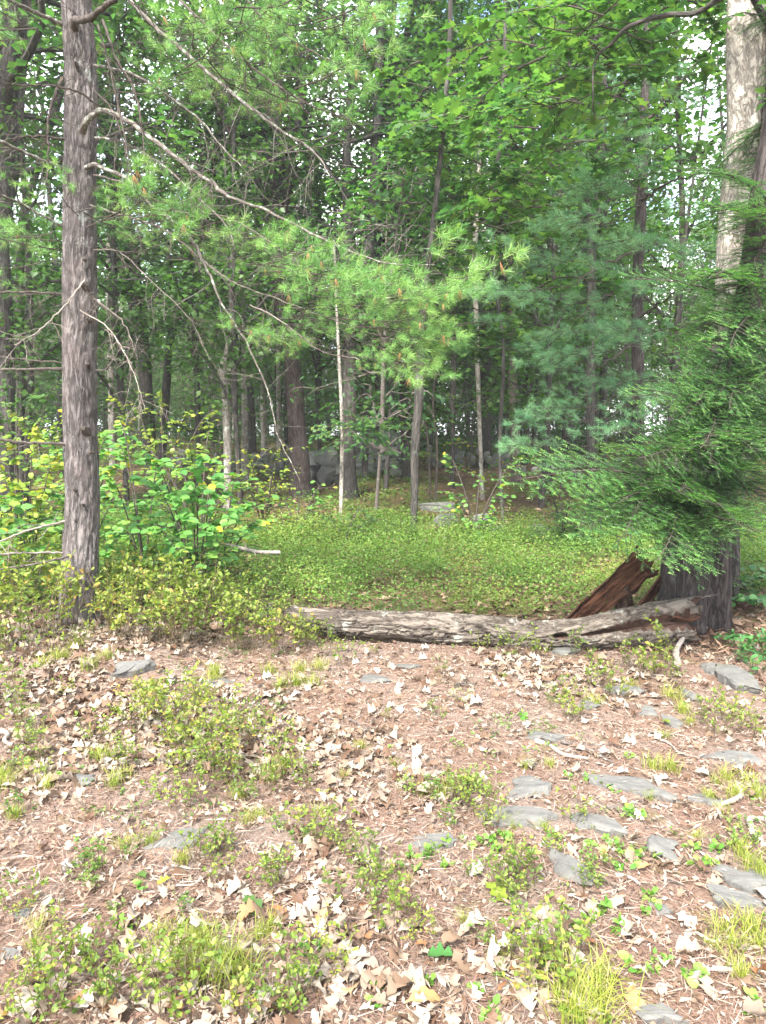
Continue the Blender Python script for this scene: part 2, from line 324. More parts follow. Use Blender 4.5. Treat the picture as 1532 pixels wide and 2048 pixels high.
# ------------------------------------------------------------------ leaf templates (length 1 along +Y, base at the origin)
def strip_leaf(st, wd, fold=0.15, curl=0.0, droop=0.0, side=0.0, twist=0.0):
    V, Fc = [], []; bend = side * .12
    for k, (t, w) in enumerate(zip(st, wd)):
        zc = -droop * t * t + curl * math.sin(t * 5.0 + side)
        for sgn in (-1, 0, 1):
            x = sgn * w * (1 + .22 * math.sin(k * 2.3 + sgn * 1.7 + side * 5)) + bend * math.sin(t * 3); z = zc + fold * abs(x) + side * 0.35 * x + twist * x * (t - 0.5) * 2 + (abs(x) ** 2) * curl * 6
            V.append((x, t + (.035 * math.sin(k * 1.3 + sgn + side) + (.05 if sgn and w > .2 else 0) if sgn else 0), z))
    for i in range(len(st) - 1):
        a = 3 * i
        Fc += [(a, a + 1, a + 4), (a, a + 4, a + 3), (a + 1, a + 2, a + 5), (a + 1, a + 5, a + 4)]
    return np.array(V, float), np.array(Fc)
OAKN = ([0, .14, .27, .36, .46, .56, .66, .76, .87, 1.0], [.012, .05, .22, .23, .12, .31, .34, .17, .24, .02])
OAKM = ([0, .15, .35, .5, .65, .85, 1.0], [.01, .10, .28, .14, .34, .2, .0])
OVAL = ([0, .3, .65, 1.0], [0.0, .21, .23, 0.0])
def quad_leaf(w=0.3, fold=0.25):
    V = np.array([(0, 0, 0), (-w, .45, fold * w), (w, .45, fold * w), (0, 1, -0.08), (0, .5, 0)], float)
    return V, np.array([(0, 4, 1), (0, 2, 4), (1, 4, 3), (4, 2, 3)])
def round_leaf(w=0.38, fold=0.12):
    V = np.array([(0, 0, 0), (0, .33, 0), (0, .7, -.03), (0, 1, -.1), (-w * .75, .16, fold * w), (-w, .5, fold * w), (-w * .62, .83, fold * w * .4), (w * .75, .16, fold * w), (w, .5, fold * w), (w * .62, .83, fold * w * .4)], float)
    return V, np.array([(0, 1, 4), (1, 5, 4), (1, 2, 5), (2, 6, 5), (2, 3, 6), (0, 7, 1), (1, 7, 8), (1, 8, 2), (2, 8, 9), (2, 9, 3)])
def lobed_leaf(w=0.42):                       # coarse green oak / maple leaf: 8 triangles, notched outline
    V = np.array([(0, 0, 0), (-.10 * w, .22, .02), (-w * .8, .36, .06), (-w * .35, .50, .02), (-w * 1.0, .72, .04), (-w * .3, .8, 0), (0, 1.05, -.08),
                  (w * .3, .8, 0), (w, .72, .04), (w * .35, .5, .02), (w * .8, .36, .06), (.1 * w, .22, .02)], float)
    return V, np.array([(0, 11, 1), (11, 10, 9), (11, 9, 3), (1, 11, 3), (1, 3, 2), (3, 9, 7), (3, 7, 5), (3, 5, 4), (9, 8, 7), (5, 7, 6)])
T_dead = [strip_leaf(*OAKN, fold=f, curl=c, droop=d, side=s, twist=t) for f, c, d, s, t in
          ((.35, .05, .2, .3, .5), (.2, .10, -.2, -.5, .7), (.9, .05, .15, .6, -.6), (-.35, .11, .3, 1.0, .5), (.6, -.08, -.2, -.9, -.8), (.25, .13, .4, .2, 1.0))]
T_dead_far = [strip_leaf(*OAKM, fold=f, curl=c, droop=d, side=s, twist=t) for f, c, d, s, t in ((.5, .05, .15, .3, .5), (.3, .09, -.2, -.5, .8), (1.1, .04, .1, .6, -.6))]
T_oval = strip_leaf(*OVAL, fold=0.3, droop=0.12); T_quad = quad_leaf(); T_round = round_leaf(); T_lobed = lobed_leaf()
T_simple = (np.array([(0, 0, 0), (-.26, .5, .05), (0, 1, -.05), (.26, .5, .05)], float), np.array([(0, 3, 1), (1, 3, 2)]))
T_needle = (np.array([(-.5, 0, 0), (.5, 0, 0), (0, 1, 0)], float), np.array([(0, 1, 2)]))

def up_normals(n, tilt): return nrm(np.stack([rng.normal(0, tilt, n), rng.normal(0, tilt, n), np.ones(n)], 1))
def needles(mb, P, D, L, W, rnd, mat=0):
    n = len(P); Rm = frames(D, rng.normal(0, 1, (n, 3)))
    scatter(mb, T_needle, P, Rm, np.stack([np.full(n, 1.0) * W, L * np.ones(n), np.ones(n)], 1), rnd, mat)

# ------------------------------------------------------------------ foliage archetypes (mesh data shared between copies)
def crown_mesh(seed, Hc, Rad, nleaf, template, leafmat, bark, leaf=0.13, low=0.0):
    """Crown around a vertical axis from z=0 to Hc: limbs rise from the axis, branchlets spread flat, leaves in layered clumps."""
    r = np.random.default_rng(seed); mb = MB(); P, D, A = [], [], []
    nl = 22; subs = []
    ax = np.array([[0, 0, -0.4], [r.normal(0, .1), r.normal(0, .1), Hc * .35], [r.normal(0, .25), r.normal(0, .25), Hc * .7], [r.normal(0, .4), r.normal(0, .4), Hc]])
    axis = smooth_path(ax, 14); kr = Rad / 2.8; tube(mb, axis, np.linspace(0.10 * kr, 0.02 * kr, 14), 7, 0, 0.5, seed)
    for i in range(nl):
        t = (i + r.random()) / nl; az = i * 2.399 + r.normal(0, .3); up = R(r.uniform(18, 55))
        L = Rad * (0.55 + 0.6 * math.sin(math.pi * min(1, t * 0.8 + 0.12))) * r.uniform(.7, 1.15) * (1.0 if t < .85 else .6)
        o = axis[min(13, int(t * 13))]; d = np.array([math.cos(az) * math.cos(up), math.sin(az) * math.cos(up), math.sin(up)])
        pts = [o]; dd = d.copy()
        for k in range(6):
            dd = nrm(dd + r.normal(0, .16, 3) + np.array([0, 0, .04])); pts.append(pts[-1] + dd * L / 6)
        pts = np.array(pts); tube(mb, pts, np.linspace(0.05 * kr * (1.1 - t * .5), 0.012 * kr, 7), 5, 0, 0.5, i, caps=False)
        for j in range(7):
            q = 1 + j * 5 / 6.; a = pts[int(q)]; dv = nrm(pts[min(6, int(q) + 1)] - pts[int(q)] + 1e-6)
            side = (-1) ** j; ang = az + side * r.uniform(.5, 1.1); sd = np.array([math.cos(ang), math.sin(ang), r.uniform(-.15, .3)])
            l2 = L * r.uniform(.25, .45); sp = smooth_path([a, a + sd * l2 * .5 + r.normal(0, .06, 3), a + sd * l2 + np.array([0, 0, -.08])], 4)
            tube(mb, sp, np.linspace(.014, .005, 4), 3, 0, 0.5, j, caps=False); subs.append((sp, az))
    per = nleaf // len(subs)
    for sp, az in subs:
        m = int(per * r.uniform(.5, 1.5)); tt = r.random(m) ** .7 * 2.99; i = tt.astype(int); f = (tt - i)[:, None]
        c = sp[i] * (1 - f) + sp[i + 1] * f; off = r.normal(0, 1, (m, 3)) * np.array([.24, .24, .12]); P.append(c + off)
        D.append(nrm(off * np.array([1, 1, .3]) + r.normal(0, .12, (m, 3)) + np.array([0, 0, -.08]))); A.append(np.clip(r.normal(r.uniform(.25, .65), .16, m), 0, 1))
    P, D, A = map(np.concatenate, (P, D, A)); n = len(P)
    N = nrm(np.stack([r.normal(0, .45, n), r.normal(0, .45, n), np.ones(n)], 1))
    scatter(mb, template, P, frames(D, N), leaf * r.uniform(.6, 1.2, n), A, 1)
    return mb.mesh('crown', [M[bark], M[leafmat]])
CROWNS = [crown_mesh(101 + k, 12.5, 2.7 + .35 * (k % 3), 3900, T_simple if k > 2 else quad_leaf(.33), 'oak_leaf', 'oak_bark', .16) for k in range(5)]
MAPLE = [crown_mesh(120 + k, 8.5, 2.2, 5200, quad_leaf(.40), 'maple_leaf', 'oak_bark', .15) for k in range(2)]
SAPLING = [crown_mesh(130 + k, 3.6, 1.15, 1900, T_quad, 'maple_leaf' if k else 'oak_leaf', 'twig', .11) for k in range(3)]

def broad_bough(seed, nleaf=64, leaf=.15, template=None, mat='oak_leaf', bark='dark_twig'):
    """A flat leafy bough, one metre long along +Y."""
    r = np.random.default_rng(seed); mb = MB(); P, D, A = [], [], []
    main = smooth_path([(0, 0, 0), (r.normal(0, .05), .4, .05), (r.normal(0, .1), .75, .0), (r.normal(0, .12), 1.0, -.08)], 8)
    tube(mb, main, np.linspace(.011, .003, 8), 4, 0, caps=False)
    tw = [main[4:]]
    for j in range(9):
        a = main[1 + int(j * 6 / 9)]; s = (-1) ** j; l = r.uniform(.22, .45) * (1.1 - j * .05)
        tp = smooth_path([a, a + np.array([s * l * .5, l * .35, r.uniform(-.03, .06)]), a + np.array([s * l * .85, l * .75, r.uniform(-.1, .03)])], 5)
        tube(mb, tp, np.linspace(.005, .0018, 5), 3, 0, caps=False); tw.append(tp)
    for k in range(nleaf):
        tp = tw[r.integers(len(tw))]; q = r.random() ** .6 * (len(tp) - 1.01); i = int(q); c = tp[i] * (1 - q + i) + tp[i + 1] * (q - i)
        dv = nrm(tp[i + 1] - tp[i]); an = r.choice([-1, 1]) * r.uniform(.3, 1.3); d = np.array([dv[0] * math.cos(an) - dv[1] * math.sin(an), dv[0] * math.sin(an) + dv[1] * math.cos(an), r.normal(-.12, .15)])
        P.append(c); D.append(d); A.append(r.random())
    n = nleaf; N = nrm(np.stack([r.normal(0, .35, n), r.normal(0, .35, n), np.ones(n)], 1))
    scatter(mb, template or T_lobed, np.array(P), frames(np.array(D), N), leaf * r.uniform(.6, 1.15, n), np.array(A), 1)
    return mb.mesh('bough', [M[bark], M[mat]])
B_OAK = [broad_bough(200 + k) for k in range(4)]
B_MAPLE = [broad_bough(210 + k, 48, .17, T_lobed, 'maple_leaf') for k in range(3)]
B_HAZEL = [broad_bough(220 + k, 44, .105, T_round, 'hazel_leaf', 'twig') for k in range(3)]

def pine_bough(seed, ntwig=11, per=52, L=.105, mat='pine_needle', W=.0034, brown=0):
    """A white pine bough one metre long along +Y, tufts of long needles at the twig ends."""
    r = np.random.default_rng(seed); mb = MB()
    main = smooth_path([(0, 0, 0), (r.normal(0, .04), .35, -.02), (r.normal(0, .06), .7, .0), (r.normal(0, .08), 1.0, .06)], 9)
    tube(mb, main, np.linspace(.006, .0025, 9), 5, 0, caps=False); tips = [(main[-3], main[-1])]
    for j in range(ntwig):
        a = main[2 + int(j * 6 / ntwig)]; s = (-1) ** j; l = r.uniform(.16, .42)
        tp = smooth_path([a, a + np.array([s * l * .5, l * .4, r.uniform(-.05, .04)]), a + np.array([s * l * .75, l * .85, r.uniform(-.06, .09)])], 6)
        tube(mb, tp, np.linspace(.003, .0015, 6), 4, 0, caps=False); tips.append((tp[-3], tp[-1]))
        if l > .28:
            b = tp[3]; e = b + np.array([-s * .03, .14, r.uniform(-.05, .07)]); tube(mb, [b, (b + e) / 2, e], [.003, .0025, .002], 3, 0, caps=False); tips.append((b, e))
    for a, e in tips:
        d = nrm(e - a); n = per; t = r.random(n)[:, None]; P = e + d * .01 - d * .09 * t
        sp = nrm(r.normal(0, 1, (n, 3))); D = nrm(d * r.uniform(.35, 1.5, (n, 1)) + sp * .85 + np.array([0, 0, .02]))
        base = r.uniform(.2, .8)
        needles(mb, P, D, L * r.uniform(.7, 1.1, n), W, np.clip(base + r.normal(0, .2, n), 0, 1), 1)
        if r.random() < brown:
            D = nrm(r.normal(0, .25, (14, 3)) + np.array([0, 0, -1])); needles(mb, np.repeat((e - d * .1)[None], 14, 0), D, .10, .0035, r.random(14), 2)
    return mb.mesh('bough', [M['dark_twig'], M[mat], M['brown_needle']])
B_PINE = [pine_bough(240 + k, brown=.04) for k in range(5)]
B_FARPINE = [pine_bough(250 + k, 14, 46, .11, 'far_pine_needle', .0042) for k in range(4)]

def hemlock_bough(seed, dead=0):
    """A flat feathery hemlock bough one metre long along +Y, drooping at the tip."""
    r = np.random.default_rng(seed); mb = MB(); P, D, A = [], [], []
    droop = lambda t: -0.16 * t * t
    main = np.array([(0.03 * math.sin(t * 5 + seed), t, droop(t)) for t in np.linspace(0, 1, 12)]); tube(mb, main, np.linspace(.006, .0014, 12), 4, 0, caps=False)
    for i in range(34):
        t = .06 + .92 * i / 34; s = (-1) ** i; l = (.42 * (1 - t) ** .8 + .05) * r.uniform(.65, 1.1) * (.6 + .8 * min(1, t * 3) * .5)
        a = np.array([.03 * math.sin(t * 5 + seed), t, droop(t)]); ang = R(r.uniform(32, 72)); d = np.array([s * math.sin(ang), math.cos(ang), 0])
        zdrop = r.uniform(-.6, .08); m = max(3, int(l / .03)); br = [a + d * l * q / m + np.array([0, 0, zdrop * l * (q / m) ** 1.6]) for q in range(m + 1)]
        tube(mb, [br[0], br[len(br) // 2], br[-1]], [.003, .002, .001], 3, 0, caps=False)
        segs = [(br[k], br[k + 1], k / m) for k in range(m)]
        for k in range(1, m):
            l3 = .11 * (1 - k / m * .6) * r.uniform(.5, 1.1); s3 = (-1) ** k; a3 = math.atan2(d[0], d[1]) + s3 * R(48)
            d3 = np.array([math.sin(a3), math.cos(a3), r.uniform(-.25, .02)]); segs.append((br[k], br[k] + d3 * l3, .55 + .45 * k / m))
            segs.append((br[k] + d3 * l3 * .6, br[k] + d3 * l3 * .6 + np.array([d3[1] * s3 * -.5 + d3[0], d3[1] + s3 * .5 * d3[0], -.05]) * l3 * .5, .9))
        for a1, b1, tipf in segs:
            v = b1 - a1; ln = np.linalg.norm(v); k = max(2, int(ln / .0095)); v = v / ln
            w = np.array([v[1], -v[0], 0]); q = (np.arange(k) + .5) / k
            for sg in (-1, 1):
                P.append(a1 + v * (q * ln)[:, None]); D.append(np.repeat((w * sg * .85 + v * .55)[None], k, 0) + r.normal(0, .12, (k, 3)))
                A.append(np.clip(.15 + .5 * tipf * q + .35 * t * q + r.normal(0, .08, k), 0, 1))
    P, D, A = map(np.concatenate, (P, D, A)); n = len(P)
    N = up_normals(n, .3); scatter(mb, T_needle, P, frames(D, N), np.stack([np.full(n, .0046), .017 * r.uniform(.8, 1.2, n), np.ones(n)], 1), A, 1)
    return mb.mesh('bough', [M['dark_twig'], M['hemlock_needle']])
B_HEM = [hemlock_bough(260 + k) for k in range(5)]

def aim(d, roll=0.0, up=(0, 0, 1)):
    """Rotation taking +Y to d with +Z kept as near up as it goes."""
    y = Vector(d).normalized(); u = Vector(up).normalized(); z = u - y * y.dot(u)
    if z.length < 1e-3: z = Vector((0, 1, 0))
    z.normalize(); x = y.cross(z); m = Matrix((x, y, z)).transposed()
    return m.to_quaternion() @ Quaternion((0, 1, 0), roll)
def bough(parent, meshes, a, b, roll=None, width=1.0, up=(0, 0, 1)):
    a, b = Vector(a), Vector(b); L = (b - a).length
    w = L if width == 1.0 else L * width
    return put('bough', random.choice(meshes), parent, a - parent.location, aim(b - a, random.uniform(-.35, .35) if roll is None else roll, up), (w, L, w))

# ------------------------------------------------------------------ trees
def px_tree(name, label, cat, pts, Y=None, bark='oak_bark', top=None, group=None, crown=None, crown_z=None, crown_s=1.0, flare=1.25, seed=0, n=12, grow=True):
    """pts: (px, py, width px) from the base up; the base stands on the ground at depth Y (or where the pixel meets the ground)."""
    if Y is None: Y = G(pts[0][0], pts[0][1]).y
    W = [at(p[0], p[1], Y) for p in pts]; rad = [p[2] / F * (w - Vector((0, 0, EYE))).length / 2 for p, w in zip(pts, W)]
    bx = W[0].x; base = Vector((bx, Y, H(bx, Y)))
    root = empty(name, base, label, cat, group)
    P = [w - base for w in W]; P[0] = Vector((0, 0, -0.12))
    rs = random.Random(seed + int(pts[0][0]))
    for k in range(1, len(P)): P[k].y += rs.uniform(-.03, .03) * (1 if Y < 8 else 3)
    top = top or 12.5
    if grow:
        d = (P[-1] - P[-2]).normalized()
        while P[-1].z < top:
            d = (d + Vector((rs.uniform(-.10, .10), rs.uniform(-.1, .1), .14))).normalized(); P.append(P[-1] + d * 2.2); rad.append(max(.025, rad[-1] * .80))
    m = max(14, int(P[-1].z * 3)); C = smooth_path(P, m); zz = np.array([p.z for p in P]); rr = np.interp(C[:, 2], zz, rad)
    z = C[:, 2] - C[0, 2]; rr = rr * (1 + (flare - 1) * np.exp(-z / .18))
    ph = rs.uniform(0, 6)
    def disp(th, s, r_): return r_ * (.07 * np.sin(th * 3 + ph + s * .7) + .05 * np.sin(th * 5 + s * 2.1) + .05 * np.sin(s * 4.3 + ph)) + r_ * .25 * np.exp(-s / .25) * np.clip(np.sin(th * 4 + ph), 0, 1)
    mb = MB(); tube(mb, C, rr, n, 0, 0.5, rs.uniform(0, 9), disp)
    put('trunk', mb.mesh('trunk', [M[bark]]), root)
    if crown is not None:
        cz = crown_z or 3.2; k = int(np.argmin(abs(C[:, 2] - cz))); c0 = Vector(C[k]); c1 = Vector(C[-1]); ax = (c1 - c0)
        q = Vector((0, 0, 1)).rotation_difference(ax.normalized()) @ Quaternion((0, 0, 1), rs.uniform(0, 6.28))
        zs = max(.5, (ax.length * 1.05) / 12.5) if crown in CROWNS else crown_s
        put('crown', crown, root, c0, q, (crown_s, crown_s, zs if crown in CROWNS else crown_s))
    return root, C, base
def px_limb(root, base_loc, pts, Y0, Y1, bark, name='limb', n=8, wig=0.0, seg=None):
    P = []; rad = []
    for k, (x, y, w) in enumerate(pts):
        Y = Y0 + (Y1 - Y0) * k / max(1, len(pts) - 1); v = at(x, y, Y); P.append(v - base_loc); rad.append(w / F * (v - Vector((0, 0, EYE))).length / 2)
    m = seg or max(6, len(pts) * 5); C = smooth_path(P, m)
    rr = np.interp(np.linspace(0, 1, m), np.linspace(0, 1, len(rad)), rad)
    if wig: C[1:-1] += rng.normal(0, wig, (m - 2, 3))
    mb = MB(); tube(mb, C, rr, n, 0, 0.5, pts[0][0] * .01, lambda th, s, r_: r_ * .07 * np.sin(th * 2 + s * 17) + r_ * .06 * np.sin(s * 31 + th))
    return mb, C, rr
NT = {}
T = px_tree
C_ = CROWNS
# --- the big stems one can tell apart
lean, LC, lb = T('oak_tree', 'reddish oak trunk leaning left, at the left end of the boulders', 'tree',
    [(604, 990, 44), (598, 900, 38), (590, 800, 34), (580, 700, 31), (563, 610, 29), (551, 500, 28), (549, 440, 30)], None, 'red_oak_bark', 4.6, grow=False)
mbx, _, _ = px_limb(lean, lb, [(549, 450, 30), (541, 380, 24), (543, 250, 19), (530, 130, 15), (540, 10, 12), (560, -160, 9), (570, -380, 6)], lb.y, lb.y - .5, 'red_oak_bark'); put('limb', mbx.mesh('limb', [M['red_oak_bark']]), lean)
mbx, _, _ = px_limb(lean, lb, [(553, 450, 26), (572, 380, 19), (576, 300, 16), (603, 200, 14), (592, 90, 11), (555, 10, 9), (540, -130, 7)], lb.y, lb.y + .8, 'red_oak_bark'); put('limb', mbx.mesh('limb', [M['red_oak_bark']]), lean)
mbx, _, _ = px_limb(lean, lb, [(549, 430, 15), (525, 385, 13), (495, 330, 12), (430, 205, 10), (395, 110, 8)], lb.y, lb.y - 1.4, 'red_oak_bark'); put('limb', mbx.mesh('limb', [M['red_oak_bark']]), lean)
put('crown', C_[0], lean, Vector(LC[-1]) + Vector((0, 0, -.5)), Quaternion((0, 0, 1), 1.0), (1.15, 1.15, .95))
trees = [
 ('tree', 'thick dark oak trunk right of the pale thin sapling, before the stone ledge', [(697, 995, 32), (695, 900, 30), (700, 800, 28), (702, 650, 24), (740, 480, 20), (752, 300, 18)], None, 'oak_bark', 1),
 ('tree', 'slender grey trunk rising from the rear edge of the blueberry carpet', [(825, 1078, 13), (829, 980, 15), (830, 900, 17), (838, 800, 18), (842, 700, 17), (850, 590, 12), (872, 400, 10), (892, 190, 9), (900, 60, 8)], None, 'oak_bark', None),
 ('tree', 'thin trunk at the foot of the stone ledge, right of the thick dark oak', [(730, 962, 12), (731, 850, 12), (728, 700, 11), (735, 560, 10)], None, 'oak_bark', 2),
 ('tree', 'rough trunk at the right end of the stone ledge, behind the slender grey trunk', [(813, 955, 18), (810, 860, 18), (806, 700, 16), (800, 560, 15), (822, 330, 12)], None, 'oak_bark', 3),
 ('tree', 'slim dark trunk that bends right as it rises, behind the pale sapling', [(975, 935, 17), (973, 850, 17), (972, 740, 17), (984, 650, 17), (1000, 560, 17), (1022, 430, 16), (1024, 300, 14)], None, 'oak_bark', 4),
 ('tree', 'straight grey brown trunk, left one of the close pair on the slope', [(1033, 965, 20), (1029, 880, 19), (1027, 800, 18), (1022, 700, 15), (1021, 600, 14), (1018, 450, 12)], None, 'red_oak_bark', 0),
 ('tree', 'darker leaning trunk, right one of the close pair on the slope', [(1044, 930, 18), (1052, 830, 18), (1058, 750, 18), (1066, 640, 17), (1068, 520, 15), (1060, 380, 12)], None, 'oak_bark', 2),
 ('tree', 'short slim trunk with its foot bare on the mossy slope, right of the close pair', [(1098, 970, 10), (1097, 880, 10), (1094, 780, 10), (1104, 640, 8), (1106, 500, 7)], None, 'oak_bark', None),
 ('tree', 'thin trunk leaning slightly right between the close pair and the short slim one', [(1066, 912, 9), (1072, 820, 10), (1077, 740, 10), (1084, 600, 9)], None, 'oak_bark', None),
 ('tree', 'dark trunk behind the soft pine boughs, left of the forked dark one', [(1128, 900, 15), (1136, 800, 15), (1149, 700, 14), (1160, 560, 13)], 18.5, 'oak_bark', 1),
 ('tree', 'dark stem that forks from its neighbour against the bright sky gap', [(1190, 905, 12), (1192, 800, 12), (1189, 700, 13), (1181, 600, 12), (1175, 480, 11)], 18.0, 'oak_bark', None),
 ('tree', 'straight dark stem to the right of the bright sky gap', [(1207, 905, 14), (1207, 800, 14), (1208, 660, 14), (1210, 500, 12)], 18.4, 'oak_bark', 3),
 ('tree', 'leaning dark trunk left of the snag, seen above the yellow bushes', [(303, 960, 22), (297, 850, 24), (290, 740, 26), (276, 600, 26), (262, 500, 24), (240, 380, 18)], 16.5, 'oak_bark', 0),
 ('tree', 'crooked dark trunk leaning right, behind the pine boughs and left of the snag', [(318, 950, 15), (326, 850, 15), (334, 760, 15), (342, 680, 14), (362, 590, 12), (388, 480, 13), (400, 390, 12)], 15.5, 'oak_bark', 1),
 ('tree', 'leftmost thick trunk, standing at the edge of the photograph', [(8, 1000, 26), (8, 800, 26), (12, 600, 26), (8, 450, 24), (20, 330, 20)], 11.5, 'oak_bark', 2),
 ('tree', 'slim trunk just right of the leftmost thick one', [(38, 960, 15), (38, 800, 15), (36, 640, 15), (44, 450, 13), (60, 380, 12)], 15.0, 'oak_bark', None),
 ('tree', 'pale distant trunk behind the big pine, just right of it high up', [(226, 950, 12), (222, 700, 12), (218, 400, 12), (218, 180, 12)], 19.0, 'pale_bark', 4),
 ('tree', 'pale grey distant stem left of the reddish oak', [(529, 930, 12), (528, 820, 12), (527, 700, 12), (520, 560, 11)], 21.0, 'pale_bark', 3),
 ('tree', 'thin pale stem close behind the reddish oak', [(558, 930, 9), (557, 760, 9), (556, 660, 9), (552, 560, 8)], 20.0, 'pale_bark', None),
 ('tree', 'tall dark forked trunk in the upper middle, behind the green boughs', [(760, 930, 14), (757, 700, 15), (752, 500, 16), (750, 300, 15), (768, 200, 13)], 19.5, 'oak_bark', 0),
]
for k, (nm, lab, pts, Y, bk, cr) in enumerate(trees):
    T('oak_tree', lab, nm, pts, Y, bk, crown=None if cr is None else C_[cr], crown_z=3.6 + (k % 4) * .5, crown_s=1.0 + .1 * (k % 3), seed=k)
TREE_LM = [(603, 'reddish leaning oak'), (697, 'thick dark oak'), (825, 'slender grey trunk'), (975, 'bending slim trunk'), (1033, 'close pair of trunks'), (1128, 'soft pine boughs'), (303, 'leaning dark trunk'), (38, 'slim edge trunk'), (162, 'big pine'), (1450, 'pale oak'), (450, 'snag')]

# saplings and the snag
def stem_tree(name, label, cat, pts, Y, bark, saplist=(), leaf=None, flare=1.05, boughs=(), meshes=None, grow=False, top=None):
    root, C, b = T(name, label, cat, pts, Y, bark, top or 6.0, grow=grow, flare=flare, n=8)
    for (x0, y0, x1, y1, dy) in boughs:
        a = at(x0, y0, b.y); e = at(x1, y1, b.y + dy); bough(root, meshes, a, e)
    return root, C, b
stem_tree('sapling', 'pale pencil thin sapling with dark oak leaves, left of the thick dark oak', 'sapling',
    [(680, 1065, 8), (683, 950, 8), (684, 850, 7), (678, 700, 6), (672, 600, 5), (668, 480, 4)], None, 'pale_bark',
    boughs=[(684, 850, 740, 840, -.5), (684, 860, 800, 850, .2), (684, 850, 630, 870, -.4), (684, 880, 650, 900, -.3), (684, 820, 760, 870, -.3), (684, 840, 720, 870, -.6), (684, 800, 640, 830, .3), (684, 830, 780, 880, 0),
            (676, 690, 640, 660, .2), (676, 650, 720, 640, .2), (672, 600, 620, 590, 0)], meshes=B_OAK)
stem_tree('sapling', 'pale sapling with yellow green leaves near its foot, beside the low slope rocks', 'sapling',
    [(965, 1000, 8), (960, 900, 8), (957, 800, 9), (953, 650, 10), (951, 500, 11), (955, 420, 9), (960, 300, 7)], None, 'pale_bark',
    boughs=[(962, 950, 900, 930, -.3), (962, 960, 1045, 910, -.5), (962, 900, 905, 880, -.3), (962, 990, 900, 1000, -.3), (962, 1000, 1000, 1030, -.5), (962, 1000, 930, 1050, -.5), (962, 940, 1010, 960, -.4), (955, 560, 900, 520, 0), (953, 500, 1010, 470, .3), (952, 600, 1000, 610, -.3), (955, 430, 900, 400, .2)], meshes=B_HAZEL)
stem_tree('dead_snag', 'bare pale snag with a splintered top, rising from the yellow bushes', 'dead tree',
    [(455, 1018, 17), (453, 900, 16), (450, 800, 15), (446, 740, 16), (452, 705, 7), (454, 672, 3)], None, 'pale_bark', flare=1.1)
stem_tree('sapling', 'thin dark sapling between the slender grey trunk and the yellow green one', 'sapling',
    [(870, 1010, 5), (874, 900, 5), (866, 800, 4), (880, 700, 4)], None, 'dark_twig',
    boughs=[(872, 920, 840, 905, -.3), (872, 915, 900, 930, -.2), (870, 860, 830, 850, 0), (866, 800, 910, 790, .1)], meshes=B_HAZEL)
stem_tree('young_tree', 'slim young tree in front of the short slim trunk on the slope', 'sapling',
    [(861, 1000, 4), (858, 900, 4), (850, 840, 4)], None, 'dark_twig', boughs=[(856, 900, 820, 915, 0)], meshes=B_HAZEL)
# tree top sprays on the slender grey trunk and the bending one: bright mid-height foliage
front, FCc, fb = T('maple_tree', 'tall thin maple with bright leaf sprays right of the slender grey trunk', 'tree',
    [(1010, 1010, 7), (1000, 900, 7), (1008, 700, 8), (985, 500, 8), (1000, 250, 7), (1010, 60, 6)], 11.5, 'oak_bark', 10, flare=1.0)
def cloud(root, meshes, cx, cy, rx, ry, n, Y0, Y1, L=(.7, 1.2), azim=None):
    for k in range(n):
        while True:
            u, v = random.uniform(-1, 1), random.uniform(-1, 1)
            if u * u + v * v < 1: break
        a = at(cx + u * rx, cy + v * ry, random.uniform(Y0, Y1)); an = random.uniform(0, 6.283) if azim is None else random.gauss(azim, .5); l = random.uniform(*L)
        b = a + Vector((math.cos(an) * l, math.sin(an) * l, random.uniform(-.28, .22) * l)); bough(root, meshes, a, b)
cloud(front, B_MAPLE, 1010, 200, 190, 170, 26, 9.0, 12.5)
cloud(front, B_OAK, 930, 330, 190, 170, 27, 9.5, 13.5)
cloud(front, B_OAK, 1010, 640, 130, 120, 18, 10, 13)
cloud(front, B_MAPLE, 1060, 420, 120, 110, 14, 9, 12)
# forked dark limbs in the upper middle
o2, oc, ob = T('oak_tree', 'oak with wide forking limbs seen through gaps in the upper middle leaves', 'tree',
    [(1185, 985, 16), (1180, 700, 16), (1182, 560, 15), (1183, 450, 14)], 13.0, 'oak_bark', 9, grow=False)
for pts in ([(1183, 450, 13), (1176, 400, 10), (1150, 375, 8), (1100, 350, 6), (1080, 335, 4)], [(1183, 450, 12), (1200, 420, 9), (1230, 370, 8), (1262, 260, 7), (1300, 170, 6), (1310, 60, 4)], [(1183, 440, 10), (1210, 360, 8), (1238, 300, 7), (1270, 240, 6)], [(1183, 440, 9), (1170, 330, 8), (1150, 200, 7), (1130, 60, 6), (1120, -100, 5)]):
    mbx, _, _ = px_limb(o2, ob, pts, ob.y, ob.y - .6, 'oak_bark'); put('limb', mbx.mesh('limb', [M['oak_bark']]), o2)
put('crown', C_[4], o2, (0, 0, 5.2), Quaternion((0, 0, 1), 2), (1.0, 1.0, .8))

